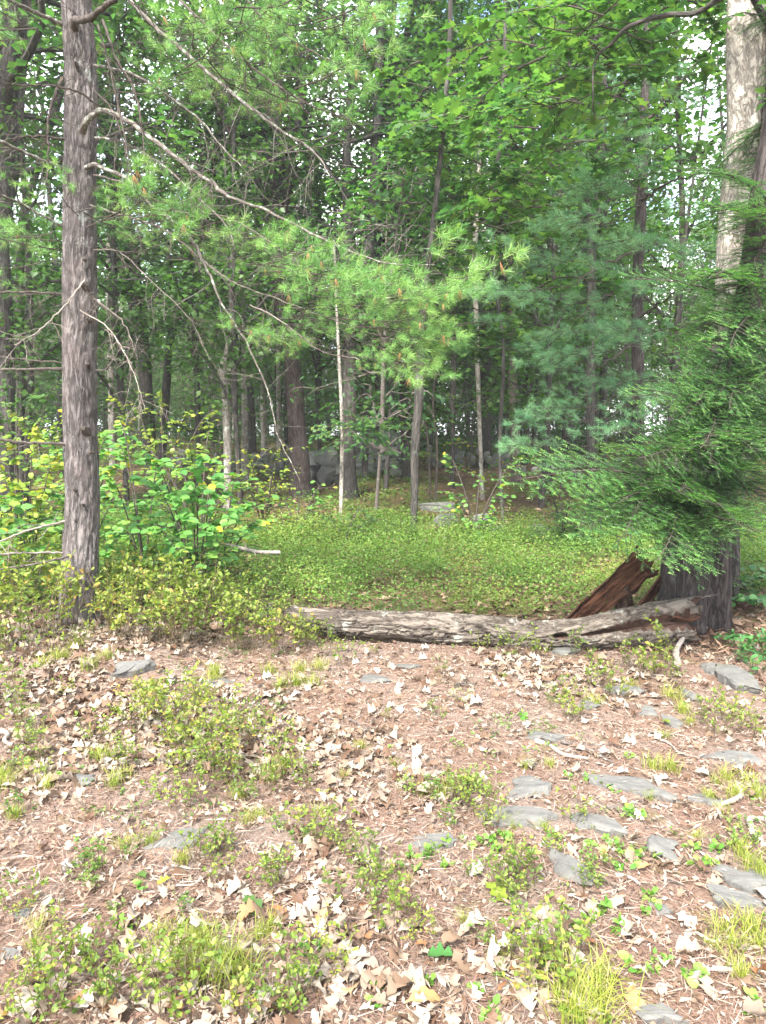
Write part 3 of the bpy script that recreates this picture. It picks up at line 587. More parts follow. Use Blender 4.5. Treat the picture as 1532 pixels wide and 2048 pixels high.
# random trees further in: individuals sharing crown meshes
TREE_COUNT = {}
def far_label(x):
    lm = min(TREE_LM, key=lambda t: abs(t[0] - x)); side = 'right' if x > lm[0] else 'left'
    return (lm[1], side)
def far_tree(X, Y, h, r0, cr, cs, cz, bark, group='trees deeper in the wood'):
    z = H(X, Y); base = Vector((X, Y, z)); px = to_px(base)[0]
    root = empty('forest_tree', base, None, 'tree', group)
    rs = random.Random(int(X * 100) ^ int(Y * 77)); P = [(0, 0, -.15)]; p = Vector((0, 0, 0)); d = Vector((rs.uniform(-.07, .07), rs.uniform(-.07, .07), 1))
    while p.z < h: p = p + d * 2.0; d += Vector((rs.uniform(-.06, .06), rs.uniform(-.06, .06), 0)); P.append(tuple(p))
    C = smooth_path(P, 16); rr = r0 * (1 - .8 * np.linspace(0, 1, 16)) * (1 + .3 * np.exp(-np.linspace(0, 1, 16) * 18)); mb = MB(); tube(mb, C, rr, 9, 0, .5, X, lambda th, s, r_: r_ * .1 * np.sin(th * 3 + s * 1.3))
    put('trunk', mb.mesh('trunk', [M[bark]]), root)
    if cr is not None:
        k = int(np.argmin(abs(C[:, 2] - cz))); L = (Vector(C[-1]) - Vector(C[k])).length
        put('crown', cr, root, Vector(C[k]), Quaternion((0, 0, 1), rs.uniform(0, 6.28)), (cs, cs, cs if cr in SAPLING or cr in MAPLE else L * 1.05 / 12.5))
    return root, px
far = []
rs = random.Random(5)
def clear(X, Y, m):
    return all((X - a) ** 2 + (Y - b) ** 2 > m * m for a, b in placed)
placed = [(o.location.x, o.location.y) for o in COL.objects if o.parent is None and o.type == 'EMPTY']
def fill(n, y0, y1, m, kinds):
    c = t = 0
    while c < n and t < 4000:
        t += 1; Y = y0 + (y1 - y0) * rs.random() ** .8; X = rs.uniform(-.72, .72) * (Y + 2)
        if not clear(X, Y, m): continue
        placed.append((X, Y)); c += 1; k = rs.random()
        if k < kinds[0]: far.append(far_tree(X, Y, rs.uniform(11, 14) if Y < 24 else rs.uniform(13, 19), rs.uniform(.09, .19), rs.choice(C_), rs.uniform(.9, 1.25), (rs.uniform(2.8, 5.5) if Y < 30 else rs.uniform(.8, 2.5)), rs.choice(['oak_bark', 'oak_bark', 'red_oak_bark', 'pale_bark'])))
        elif k < kinds[1]: far.append(far_tree(X, Y, rs.uniform(8, 11), rs.uniform(.05, .09), rs.choice(MAPLE), rs.uniform(.8, 1.15) * (1 if Y < 27 else 1.25), rs.uniform(1.6, 3.2) if Y < 22 else rs.uniform(.2, 1.3), 'oak_bark'))
        elif k < kinds[2]: far.append(far_tree(X, Y, rs.uniform(4.2, 5.2), rs.uniform(.02, .035), rs.choice(SAPLING), rs.uniform(.85, 1.3) * (1 if Y < 24 else 1.7), rs.uniform(.9, 1.6) if Y < 20 else rs.uniform(.2, 1.0), 'twig', 'saplings deeper in the wood'))
        else: far.append(far_tree(X, Y, rs.uniform(9, 15), rs.uniform(.04, .10), None, 1, 0, rs.choice(['oak_bark', 'pale_bark']), 'bare slim trunks deeper in the wood'))
for (xp, Y, h, cz, cs) in ((480, 13.5, 7, 1.9, .8), (640, 17.5, 8, 2.2, .9), (770, 15.5, 8, 2.1, .85), (905, 16.5, 8.5, 2.2, .95), (1085, 14.0, 7.5, 2.3, .85), (1180, 16, 8, 2.0, .9), (395, 15, 7, 1.6, .8), (250, 13.5, 7.5, 2.0, .85), (40, 12.0, 7, 2.0, .8), (1010, 19.5, 8, 1.8, 1.0), (560, 20.5, 8, 1.6, 1.0), (860, 21.5, 8, 1.5, 1.1), (1330, 13, 8, 2.2, .9)):
    p_ = at(xp, 900, Y); placed.append((p_.x, Y)); far.append(far_tree(p_.x, Y, h, .05, MAPLE[int(xp) % 2], cs, cz, 'oak_bark'))
fill(14, 12.5, 18, 1.7, (.22, .5, .85, 1))
fill(38, 18, 32, 1.9, (.15, .36, .80, 1))
fill(34, 19, 40, 1.2, (0, .25, 1, 1))
fill(34, 32, 60, 2.4, (.26, .74, .97, 1))
fill(30, 40, 75, 2.2, (.06, .4, 1, 1))
fill(64, 27, 60, 1.6, (0, 1, 1, 1))
c = t = 0
while c < 84 and t < 3000:                              # low bushes along the crest
    t += 1; Y = rs.uniform(22, 44); X = rs.uniform(-.62, .62) * Y
    if not clear(X, Y, .9): continue
    placed.append((X, Y)); c += 1; cs = rs.uniform(.6, 1.2); far.append(far_tree(X, Y, 3.2 * cs, .02, rs.choice(SAPLING), cs, .08, 'dark_twig', 'bushes along the crest of the slope'))
# side and rear trees that shade the floor beyond the clearing
for X, Y in ((-7.5, 9), (-9.5, 13.5), (8.2, 9.5), (10.5, 14)):
    far.append(far_tree(X, Y, 16, .16, rs.choice(C_), 1.25, 3.2, 'oak_bark'))
cnt = {}
for root, px in far:
    kind = {'bushes along the crest of the slope': 'low bush', 'trees deeper in the wood': 'leafy tree', 'saplings deeper in the wood': 'leafy sapling', 'bare slim trunks deeper in the wood': 'slim bare trunk'}[root['group']]
    lm, side = far_label(px); dist = 'in mid distance' if root.location.y < 20 else ('far' if root.location.y < 32 else 'very far')
    root['_k'] = f"{kind} {dist if dist.startswith('in') else dist + ' off'}|{side} of the {lm}"
    cnt.setdefault(root['_k'], []).append((abs(px - min(TREE_LM, key=lambda t: abs(t[0] - px))[0]), root))
ORD = ['nearest to it', 'second nearest to it', 'third nearest to it', 'fourth nearest to it', 'fifth nearest to it', 'sixth nearest to it', 'seventh nearest to it', 'eighth nearest to it', 'ninth nearest to it', 'tenth nearest to it'] + [f'{w} nearest to it' for w in 'eleventh twelfth thirteenth fourteenth fifteenth sixteenth seventeenth eighteenth nineteenth twentieth'.split()] + [f'twenty {w} nearest to it' for w in 'first second third fourth fifth sixth seventh eighth ninth'.split()]
for k, lst in cnt.items():
    a, b = k.split('|'); lst.sort(key=lambda t: t[0])
    for i, (_, root) in enumerate(lst):
        root['label'] = f"{a}, {b}" + ((', ' + ORD[min(i, 28)]) if len(lst) > 1 else ''); del root['_k']

# ------------------------------------------------------------------ soft white pine in the middle distance, right
fp, fc, fpb = T('white_pine', 'middle distance white pine with soft bluish boughs, dark trunk left of the hemlock', 'tree',
    [(1268, 1010, 26), (1270, 880, 24), (1272, 760, 22), (1276, 560, 20), (1290, 300, 16), (1296, 100, 13)], 10.5, 'hemlock_bark', 12, flare=1.1)
for (cx, cy, rx, ry, n) in ((1230, 520, 150, 60, 18), (1170, 620, 140, 60, 15), (1290, 330, 120, 90, 16), (1200, 800, 110, 60, 15), (1350, 200, 90, 90, 14), (1190, 880, 80, 40, 7), (1380, 480, 80, 100, 7), (1110, 560, 70, 40, 5), (1330, 700, 90, 90, 7), (1240, 400, 80, 50, 6), (1250, 700, 120, 40, 10)):
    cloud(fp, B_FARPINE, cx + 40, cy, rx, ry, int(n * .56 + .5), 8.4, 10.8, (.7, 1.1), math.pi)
for (x, y, x1, y1, yy) in ((1270, 560, 1150, 640, 9), (1272, 690, 1160, 760, 9.4), (1275, 500, 1130, 580, 9.2), (1280, 400, 1400, 340, 9.6), (1285, 330, 1190, 380, 9.6), (1290, 250, 1400, 120, 9.6), (1272, 640, 1400, 560, 9.2), (1270, 770, 1180, 830, 9.3)):
    mbx, _, _ = px_limb(fp, fpb, [(x, y, 6), ((x + x1) / 2, (y + y1) / 2 - 6, 4), (x1, y1, 2)], 10.5, yy, 'dark_twig', n=5, wig=.02); put('branch', mbx.mesh('branch', [M['dark_twig']]), fp)

# ------------------------------------------------------------------ pale oak and hemlock, right
po, pc, pb = T('oak_tree', 'tall pale barked oak leaning right out of the top right corner', 'tree',
    [(1388, 1215, 50), (1390, 1130, 46), (1402, 1020, 44), (1425, 870, 44), (1444, 720, 44), (1456, 600, 46), (1466, 450, 50), (1488, 250, 58), (1502, 0, 68)], 6.1, 'pale_bark', 9, flare=1.2, n=24)
mbx, _, _ = px_limb(po, pb, [(1478, -30, 16), (1430, 3, 9), (1390, 26, 9), (1330, 31, 8), (1260, 52, 7), (1222, 88, 6), (1190, 122, 4), (1186, 200, 3), (1190, 240, 2)], 5.7, 6.6, 'oak_bark'); put('limb', mbx.mesh('limb', [M['oak_bark']]), po)
cloud(po, B_MAPLE, 1180, 110, 120, 90, 15, 6.3, 8.0, (.6, 1.0))
cloud(po, B_OAK, 1120, 250, 140, 90, 16, 6.5, 9.0, (.6, 1.0))
cloud(po, B_OAK, 1330, 20, 120, 40, 8, 6.2, 8.0, (.6, 1.0))
cloud(po, B_OAK, 1200, -110, 330, 90, 10, 5.6, 8.0, (.8, 1.2))

hm, hc, hb = T('hemlock_tree', 'big dark hemlock with fused furrowed base at the right end of the fallen log', 'tree',
    [(1410, 1275, 78), (1416, 1180, 74), (1424, 1080, 68), (1445, 960, 54), (1465, 870, 48), (1484, 700, 46), (1500, 560, 42), (1526, 400, 36), (1556, 200, 30), (1580, 0, 26)], 5.55, 'hemlock_bark', 9, flare=1.15, n=36)
mbx, _, _ = px_limb(hm, hb, [(1352, 1240, 66), (1350, 1180, 52), (1354, 1110, 50), (1384, 1020, 40), (1420, 950, 26)], 5.5, 5.6, 'hemlock_bark', n=24)
put('trunk', mbx.mesh('trunk', [M['hemlock_bark']]), hm)
mbx, _, _ = px_limb(hm, hb, [(1392, 1296, 20), (1386, 1265, 44), (1384, 1200, 56), (1392, 1110, 54), (1420, 1000, 36), (1440, 950, 20)], 5.38, 5.5, 'hemlock_bark', n=24)
put('trunk', mbx.mesh('trunk', [M['hemlock_bark']]), hm)
HEMB = [  # base px, tip px, base Y, tip Y
 (1400, 985, 1075, 878, 5.4, 4.5), (1400, 1010, 1150, 940, 5.4, 4.4), (1400, 1020, 1180, 1000, 5.4, 4.5), (1380, 1040, 1210, 1062, 5.4, 4.5), (1370, 1060, 1225, 1130, 5.4, 4.6),
 (1390, 1060, 1285, 1110, 5.4, 4.4), (1400, 1000, 1300, 930, 5.4, 4.6), (1390, 1030, 1380, 930, 5.3, 4.3), (1370, 1060, 1490, 970, 5.3, 4.2), (1370, 1075, 1480, 1010, 5.3, 4.2), (1380, 1090, 1475, 1060, 5.3, 4.4),
 (1400, 1060, 1390, 1140, 5.3, 4.3), (1400, 1040, 1330, 1120, 5.3, 4.2), (1410, 1060, 1440, 1120, 5.3, 4.4), (1350, 1020, 1260, 1010, 5.3, 4.3), (1340, 980, 1240, 950, 5.4, 4.5),
 (1430, 930, 1230, 850, 5.5, 4.8), (1430, 900, 1180, 820, 5.5, 5.0), (1440, 900, 1320, 860, 5.5, 4.5), (1440, 920, 1450, 870, 5.5, 4.4), (1440, 930, 1530, 900, 5.5, 4.6), (1450, 900, 1560, 870, 5.5, 5.0),
 (1450, 960, 1560, 1000, 5.5, 4.6), (1450, 1000, 1540, 1060, 5.5, 4.6), (1450, 980, 1550, 950, 5.5, 4.9), (1450, 1040, 1560, 1120, 5.6, 5.2),
 (1470, 800, 1290, 760, 5.6, 5.0), (1475, 760, 1220, 690, 5.6, 5.2), (1480, 700, 1280, 640, 5.6, 5.0), (1480, 640, 1190, 560, 5.6, 5.4), (1485, 600, 1300, 520, 5.6, 5.0), (1490, 540, 1260, 430, 5.6, 5.4),
 (1495, 500, 1340, 400, 5.6, 5.1), (1500, 420, 1330, 300, 5.6, 5.2), (1505, 380, 1400, 300, 5.6, 5.0), (1480, 740, 1560, 700, 5.6, 4.6), (1480, 660, 1570, 600, 5.6, 4.8), (1490, 580, 1560, 520, 5.6, 4.6),
 (1500, 470, 1560, 380, 5.6, 4.7), (1470, 820, 1560, 790, 5.6, 4.8), (1480, 700, 1430, 640, 5.6, 4.6), (1490, 560, 1420, 500, 5.6, 4.7), (1480, 800, 1400, 790, 5.6, 4.7), (1500, 440, 1440, 370, 5.6, 4.8), (1470, 850, 1380, 830, 5.6, 4.5)]
HEMB = [h for k, h in enumerate(HEMB) if not (880 < h[1] < 1100 and h[2] < 1200 and k % 2) and k not in (4, 13, 27, 28, 29, 31, 32, 33)]
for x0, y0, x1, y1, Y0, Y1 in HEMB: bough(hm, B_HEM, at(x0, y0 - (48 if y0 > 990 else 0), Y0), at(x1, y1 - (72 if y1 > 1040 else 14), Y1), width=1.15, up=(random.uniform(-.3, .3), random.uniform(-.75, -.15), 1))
for k in range(20):                                     # sprays hanging on the clearing side of the stem
    py = random.uniform(560, 900); px = random.uniform(1420, 1560) if py > 700 else random.uniform(1500, 1570); a = at(np.interp(py, [250, 900], [1535, 1455]), py - 20, 5.4); b = at(px - random.uniform(0, 60), py + random.uniform(-10, 50), random.uniform(4.5, 5.0)); bough(hm, B_HEM, a, b, width=1.3, up=(random.uniform(-.3, .3), random.uniform(-1.0, -.3), 1))
rs2 = random.Random(3)
for k in range(100):                                     # the inner and upper boughs, all round the stem
    z = rs2.uniform(1.0, 8.5); i = int(np.argmin(abs(hc[:, 2] - z))); a = Vector(hc[i]) + hb; an = rs2.uniform(0, 6.283); l = rs2.uniform(.65, 1.15) * (1 - z / 22)
    if math.sin(an) < -.3 and z < 5: l *= .7
    b = a + Vector((math.cos(an) * l, math.sin(an) * l, rs2.uniform(-.35, .12) * l)); qx, qy = to_px(b)
    if 300 < qy < 700 and qx < 1330 or (qy < 660 and 1390 < qx < 1500 and b.y < 6) or (qy < 330 and b.y < 6): continue
    if (qx < 1440 and qy < 810 and rs2.random() < .8) or qx < 1250 or (qx < 1440 and 1060 < qy < 1300): continue
    bough(hm, B_HEM, a, b, width=1.35, up=(rs2.uniform(-.4, .4), rs2.uniform(-.9, 0), 1))

# ------------------------------------------------------------------ the big near pine, left
pn, pnc, pnb = T('pine_tree', 'big rough barked pine trunk in front, left, with dead lichened branches', 'tree',
    [(162, 1275, 71), (162, 1150, 70), (162, 1000, 66), (162, 800, 63), (161, 600, 62), (160, 450, 60), (159, 300, 58), (157, 150, 54), (155, 30, 50)], 5.45, 'pine_bark', 9, flare=1.12, n=14)
for ch in list(pn.children): bpy.data.objects.remove(ch)
C = smooth_path(pnc, 420); zz = np.linspace(0, 1, len(C)); zc = C[:, 2]
rr = np.interp(zc, [0, .45, 1.0, 1.75, 2.5, 3.1, 3.7, 4.3, 6.5, 9], np.array([.138, .131, .124, .118, .116, .113, .109, .102, .08, .05])) * (1 + .32 * np.exp(-np.clip(zc, 0, 9) / .14))
def pine_disp(th, s, r_):
    q = np.stack([np.cos(th).ravel() * 3.4 + 9, np.sin(th).ravel() * 3.4, s.ravel() * 7.0], 1)
    a = fbm(q, 31, 4); q2 = np.stack([np.cos(th).ravel() * 8 + 5, np.sin(th).ravel() * 8, s.ravel() * 17], 1); b = fbm(q2, 41, 3)
    d = -np.clip(.10 - abs(a - .5), 0, .1) * .11 + (b - .5) * .013 + (fbm(q * [.4, .4, .22], 47, 2) - .5) * .022
    return d.reshape(th.shape)
mb = MB(); tube(mb, C, rr, 84, 0, .5, 2, pine_disp); put('trunk', mb.mesh('trunk', [M['pine_bark']]), pn)
def knot(px, py, w, parent):
    a = at(px, py, pnb.y - .10); mb = MB(); l = w / F * 5.3
    d = Vector((rng.uniform(-.4, .5), -1, rng.uniform(-.1, .4))).normalized()
    pts = [a - pnb - d * .03, a - pnb + d * l * .5, a - pnb + d * l]; tube(mb, pts, [l * .45, l * .34, l * .16], 8, 0, .3, px, lambda th, s, r_: r_ * .2 * np.sin(th * 3)); put('branch_stub', mb.mesh('branch_stub', [M['dark_twig']]), parent)
for k in ((172, 862, 22), (176, 732, 14), (152, 980, 10), (150, 52, 20), (153, 130, 9), (166, 1010, 8), (150, 1040, 7), (178, 640, 9), (171, 575, 16), (146, 700, 7), (182, 905, 8), (152, 810, 8), (170, 520, 9)): knot(*k, pn)

def twiggy(parent, bl, pts, Y0, Y1, mat, ntw=10, tl=.35, name='branch', seed=0, wig=.0025, fine=True):
    """A bare branch with forked side twigs, one mesh."""
    r = np.random.default_rng(seed + 500); pts = [(a, b, w * .74) for a, b, w in pts]; ntw = int(ntw * 1.5); mb, C, rr = px_limb(parent, bl, pts, Y0, Y1, mat, wig=wig, seg=max(12, len(pts) * 6))
    for k in range(ntw):
        i = int(r.uniform(.15, .98) * (len(C) - 1)); a = C[i]; tdir = nrm(C[min(i + 1, len(C) - 1)] - C[i - 1]); d = nrm(tdir * .5 + r.normal(0, .6, 3) + np.array([0, 0, -.12])); l = tl * r.uniform(.4, 1.3)
        p = [a]; dd = d
        for q in range(5): dd = nrm(dd + r.normal(0, .13, 3)); p.append(p[-1] + dd * l / 5)
        tube(mb, smooth_path(p, 8), np.linspace(min(rr[i] * .5, .0032), .0009, 8), 4, 0, caps=False)
        if fine:
            for s in range(4):
                b = p[1 + s]; d2 = nrm(dd + r.normal(0, .7, 3)); e = b + d2 * l * r.uniform(.25, .5); tube(mb, [b, (b + e) / 2 + r.normal(0, .012, 3), e], [.0015, .0011, .0006], 3, 0, caps=False)
    return put(name, mb.mesh(name, [M[mat]]), parent)
PB = [  # pixel path with widths, depth at trunk, depth at tip, material, number of side twigs
 ([(163, 264, 16), (178, 238, 14), (205, 221, 12), (245, 236, 11), (300, 275, 11), (390, 345, 10), (425, 365, 10), (460, 395, 8), (530, 420, 7), (640, 475, 6), (766, 525, 4), (870, 530, 2)], 5.25, 4.0, 'lichen_twig', 30, .4),
 ([(188, 130, 6), (260, 146, 6), (330, 187, 6), (400, 240, 5), (440, 290, 4), (482, 332, 2)], 5.35, 4.5, 'lichen_twig', 16, .3),
 ([(190, 275, 5), (240, 283, 6), (310, 320, 6), (370, 370, 5), (450, 450, 3), (470, 500, 2)], 5.35, 4.3, 'lichen_twig', 16, .3),
 ([(172, 336, 11), (190, 330, 10), (215, 340, 9), (255, 358, 9), (290, 400, 7), (330, 430, 6), (380, 475, 6), (410, 530, 6), (440, 600, 5), (490, 680, 5), (536, 780, 4), (556, 870, 3), (600, 962, 2)], 5.25, 4.2, 'lichen_twig', 22, .28),
 ([(128, 338, 8), (60, 310, 8), (0, 283, 8), (-60, 262, 7)], 5.4, 4.9, 'lichen_twig', 10, .35),
 ([(128, 455, 5), (50, 412, 6), (0, 390, 6), (-50, 372, 5)], 5.4, 4.9, 'lichen_twig', 10, .3),
 ([(130, 278, 6), (70, 272, 5), (20, 278, 3), (-30, 300, 2)], 5.4, 5.0, 'dark_twig', 9, .3),
 ([(126, 50, 9), (60, 20, 8), (10, -5, 7), (-50, -30, 6)], 5.4, 4.8, 'lichen_twig', 8, .35),
 ([(150, 40, 16), (175, 38, 14), (200, 20, 12), (240, -10, 11), (300, -40, 9)], 5.25, 4.4, 'dark_twig', 6, .35),
 ([(200, 214, 5), (160, 186, 5), (100, 172, 4), (40, 170, 3), (-10, 165, 3)], 5.0, 4.6, 'dark_twig', 8, .3),
 ([(125, 155, 9), (108, 195, 7), (97, 240, 5), (96, 330, 4), (85, 420, 2)], 5.4, 5.1, 'dark_twig', 8, .25),
 ([(205, 40, 6), (235, 120, 5), (268, 180, 5), (284, 260, 4), (295, 360, 2)], 5.1, 4.7, 'dark_twig', 12, .25),
 ([(196, 50, 5), (215, 120, 4), (245, 250, 4), (262, 350, 2)], 5.1, 4.7, 'dark_twig', 12, .25),
 ([(240, -20, 9), (320, 62, 8), (440, 165, 8), (540, 246, 7), (625, 302, 5), (660, 352, 2)], 4.9, 3.9, 'lichen_twig', 24, .35),
 ([(330, -30, 6), (420, 60, 5), (500, 130, 5), (600, 200, 4), (700, 240, 2)], 4.9, 4.0, 'dark_twig', 16, .3),
 ([(460, -40, 5), (540, 50, 4), (640, 110, 3), (730, 150, 2)], 4.7, 3.9, 'dark_twig', 12, .25),
 ([(135, 737, 7), (60, 739, 7), (0, 740, 6), (-50, 742, 5)], 5.4, 4.9, 'twig', 5, .2),
 ([(135, 727, 4), (60, 720, 4), (0, 713, 3)], 5.45, 5.2, 'twig', 5, .2),
 ([(140, 888, 8), (70, 886, 7), (0, 880, 6), (-50, 876, 5)], 5.4, 4.8, 'twig', 4, .25),
 ([(132, 1042, 6), (60, 1060, 5), (0, 1083, 4)], 5.4, 5.0, 'pale_stick', 4, .2),
 ([(130, 1106, 5), (60, 1106, 5), (-10, 1109, 5)], 5.4, 5.0, 'pale_stick', 3, .2),
 ([(143, 1110, 7), (100, 1122, 5), (0, 1139, 4)], 5.3, 4.9, 'twig', 5, .2),
 ([(130, 588, 6), (60, 584, 5), (-10, 585, 5)], 5.4, 5.0, 'twig', 6, .25),
 ([(187, 598, 6), (205, 610, 5), (250, 650, 3), (275, 720, 2)], 5.4, 5.0, 'twig', 10, .3),
 ([(192, 740, 4), (215, 735, 3), (245, 690, 2), (262, 680, 1)], 5.4, 5.1, 'twig', 6, .3),
 ([(180, 410, 5), (240, 430, 5), (330, 460, 4), (430, 540, 4), (480, 570, 3), (560, 600, 3), (640, 630, 3), (720, 655, 3), (800, 648, 2)], 5.3, 3.8, 'twig', 20, .25),
 ([(188, 350, 4), (260, 370, 4), (350, 420, 4), (440, 430, 3), (520, 470, 3), (610, 540, 2)], 5.3, 4.2, 'twig', 18, .28),
 ([(188, 500, 4), (240, 505, 3), (300, 560, 3), (380, 640, 2), (420, 720, 1)], 5.35, 4.8, 'twig', 14, .3),
 ([(160, 620, 3), (220, 660, 3), (265, 740, 2), (290, 820, 1)], 5.2, 4.9, 'pale_stick', 12, .25),
 ([(188, 180, 4), (230, 230, 4), (255, 330, 3), (262, 440, 2)], 5.3, 4.9, 'dark_twig', 12, .3),
 ([(170, 560, 4), (130, 610, 3), (80, 660, 3), (30, 690, 2)], 5.2, 4.8, 'pale_stick', 8, .25),
 ([(500, 610, 4), (560, 640, 4), (640, 700, 3), (720, 720, 3)], 4.3, 3.9, 'twig', 12, .2),
]
for k, (pts, Y0, Y1, mt, nt, tl) in enumerate(PB): twiggy(pn, pnb, pts, Y0, Y1, mt, nt, tl, seed=k)
def pcloud(cx, cy, rx, ry, n, Y0, Y1, L=(.32, .6), az=(0.0, 1.0), up=(-.2, .3)):
    for k in range(n):
        a = at(cx + random.gauss(0, .5) * rx, cy + random.gauss(0, .5) * ry, random.uniform(Y0, Y1)); an = random.gauss(*az); l = random.uniform(*L)
        b = a + Vector((math.cos(an) * l, math.sin(an) * l, random.uniform(*up) * l)); bough(pn, B_PINE, a, b, width=1.25)
pcloud(235, 445, 90, 35, 6, 4.6, 5.2); pcloud(370, 470, 70, 35, 5, 4.4, 4.9); pcloud(90, 475, 60, 45, 6, 4.7, 5.2, az=(3.1, .6)); pcloud(165, 420, 30, 20, 3, 4.9, 5.1)
pcloud(500, 520, 60, 28, 5, 4.1, 4.6, az=(0, .5)); pcloud(570, 560, 90, 50, 10, 3.9, 4.4, az=(0, .5), up=(-.25, .1)); pcloud(650, 590, 80, 50, 10, 3.8, 4.2, az=(0, .5), up=(-.25, .1)); pcloud(720, 640, 60, 45, 6, 3.7, 4.0, az=(0, .5), up=(-.3, .1))
pcloud(755, 600, 40, 12, 2, 3.7, 3.9, az=(0, .3)); pcloud(700, 700, 60, 28, 6, 3.7, 4.0, (.2, .4), (0, .6), (-.5, 0)); pcloud(480, 660, 30, 25, 4, 4.1, 4.4, (.2, .4), (.2, .6), (-.3, .1)); pcloud(560, 650, 50, 25, 5, 4.0, 4.2, (.2, .4), (0, .6))
pcloud(450, 60, 130, 60, 9, 3.9, 4.8); pcloud(620, 30, 90, 55, 7, 3.8, 4.5); pcloud(290, 60, 90, 50, 5, 4.4, 5.0); pcloud(560, 150, 90, 40, 5, 3.9, 4.4); pcloud(250, 170, 60, 40, 3, 4.6, 5.0)
pcloud(60, 60, 70, 60, 5, 4.6, 5.2, az=(3.1, .6)); pcloud(480, -120, 340, 60, 6, 4.0, 5.2); pcloud(400, 140, 60, 40, 4, 4.2, 4.8)

# ------------------------------------------------------------------ rocks
def rock_mesh(seed, sx, sy, sz, mat, sub=4, strata=0.0, cuts=9, rough=.10, outline=None):
    bm_v, bm_f = ico(sub); V = bm_v.copy(); r = np.random.default_rng(seed); V = V * (1.15 if cuts else 1)
    for k in range(cuts):                                  # plane cuts give broken facets
        nn = nrm(r.normal(0, 1, 3) * np.array([1, 1, .6])); d = r.uniform(.42, .80); s = V @ nn; V = V - nn * np.clip(s - d, 0, None)[:, None] * .94
    V[:, 2] = np.sign(V[:, 2]) * abs(V[:, 2]) ** .55 * .75
    n_ = fbm(V * 2.2 + seed, seed, 4) - .5; V = V * (1 + rough * 2 * n_)[:, None]
    if strata: V[:, :2] *= (1 + strata * (np.floor(V[:, 2:3] * 4 + n_[:, None] * 2) % 2 - .5))
    V[:, 2] += .05 * (fbm(V * 6 + 5, seed + 3, 3) - .5)
    if outline: V[:, :2] *= (1 + outline * (fbm(np.stack([V[:, 0] * 1.6 + seed, V[:, 1] * 1.6, V[:, 2] * 0], 1), seed + 8, 4) - .5))[:, None]; V[:, 2] += .10 * np.round((V[:, 1] * 2.2 + fbm(V * 2, seed + 5, 3)) * 2) / 4 * (V[:, 2] > .2)
    V = V * np.array([sx, sy, sz]); mb = MB(); mb.add(V, bm_f); return mb.mesh('rock', [M[mat]], smooth=False)
_ico = {}
def ico(sub):
    if sub not in _ico:
        import bmesh
        b = bmesh.new(); bmesh.ops.create_icosphere(b, subdivisions=sub, radius=1.0); _ico[sub] = (np.array([v.co[:] for v in b.verts]), np.array([[v.index for v in f.verts] for f in b.faces])); b.free()
    return _ico[sub]
LAND = []; SLABS = []
def off_slab(P, keep=.12):
    m = np.ones(len(P), bool)
    for x, y, lx, ly, an in SLABS:
        dx, dy = P[:, 0] - x, P[:, 1] - y; u = (dx * math.cos(an) + dy * math.sin(an)) / lx; w = (-dx * math.sin(an) + dy * math.cos(an)) / ly; m &= ~((u * u + w * w < 1) & (rng.random(len(P)) > keep))
    return m
def flat_rock(x0, x1, y0, y1, ang, label, lm=None, mat='stone', thick=.05, seed=None, kind='rock'):
    """Flat stone in the path whose picture box is x0..x1, y0..y1; ang turns its long side on the ground."""
    a, b = G(x0, (y0 + y1) / 2), G(x1, (y0 + y1) / 2); c, d = G((x0 + x1) / 2, y1), G((x0 + x1) / 2, y0); p = G((x0 + x1) / 2, (y0 + y1) / 2)
    wx, wy = (b - a).length / 2, (d - c).length / 2; sd = seed or int(x0 * 7 + y0)
    ca, sa = abs(math.cos(ang)), abs(math.sin(ang))
    if ang: lx = math.hypot(wx, wy) * .98; ly = min(wx, wy) * .50 + .035
    else: lx, ly = wx * 1.16, wy * 1.2
    tz = thick * random.Random(sd).uniform(.8, 1.2)
    slope = (d.z - c.z) / max(.05, (d - c).length)
    q = Quaternion((1, 0, 0), math.atan(slope)) @ Quaternion((0, 0, 1), ang)
    o = put('flat_rock', rock_mesh(sd, lx, ly, tz, mat, 5, .0, 13, .07, 1.7), None, p + Vector((0, 0, -tz * .05)), q)
    SLABS.append((p.x, p.y, lx * .86, ly * .86, ang)); tag(o, label, kind); LAND.append(((x0 + x1) / 2, (y0 + y1) / 2, lm or label)); return o
fr = flat_rock
fr(1418, 1506, 1338, 1400, 0, 'pale grey flat stone standing clear of the dirt below the hemlock', 'the pale grey stone', thick=.09, seed=5)
fr(1392, 1452, 1328, 1352, 0, 'low dark stone touching the back of the pale grey one', 'the low dark stone', 'stone', .05)
fr(205, 322, 1322, 1362, .28, 'mossy grey ledge poking from the bank right of the big pine', 'the mossy ledge', 'stone', .09)
fr(312, 432, 1638, 1724, .75, 'long narrow slate lying slantwise among dead leaves, lower left', 'the slanting slate', thick=.03)
fr(1000, 1112, 1560, 1606, 0, 'broad grey slab in the path, the upper one of the touching two', 'the upper slab', thick=.035)
fr(990, 1132, 1604, 1680, -.25, 'largest striped grey slab in the path, just below the broad one', 'the striped slab', thick=.045)
fr(1146, 1234, 1618, 1692, -.75, 'dark curved slab lying right of the largest striped one', 'the curved slab', thick=.04)
fr(1290, 1337, 1668, 1728, -1.2, 'small upright grey blade of slate pointing toward the viewer', 'the slate blade', thick=.035)
fr(812, 932, 1676, 1718, .1, 'low grey slab half buried in leaves left of the striped one', 'the half buried slab', thick=.03)
fr(1106, 1182, 1700, 1806, -.95, 'narrow broken slab running down the path below the striped one', 'the narrow slab', thick=.03)
fr(1394, 1518, 1778, 1842, -.35, 'dark smooth slate at the lower right with a hollow in its edge', 'the smooth slate', thick=.04)
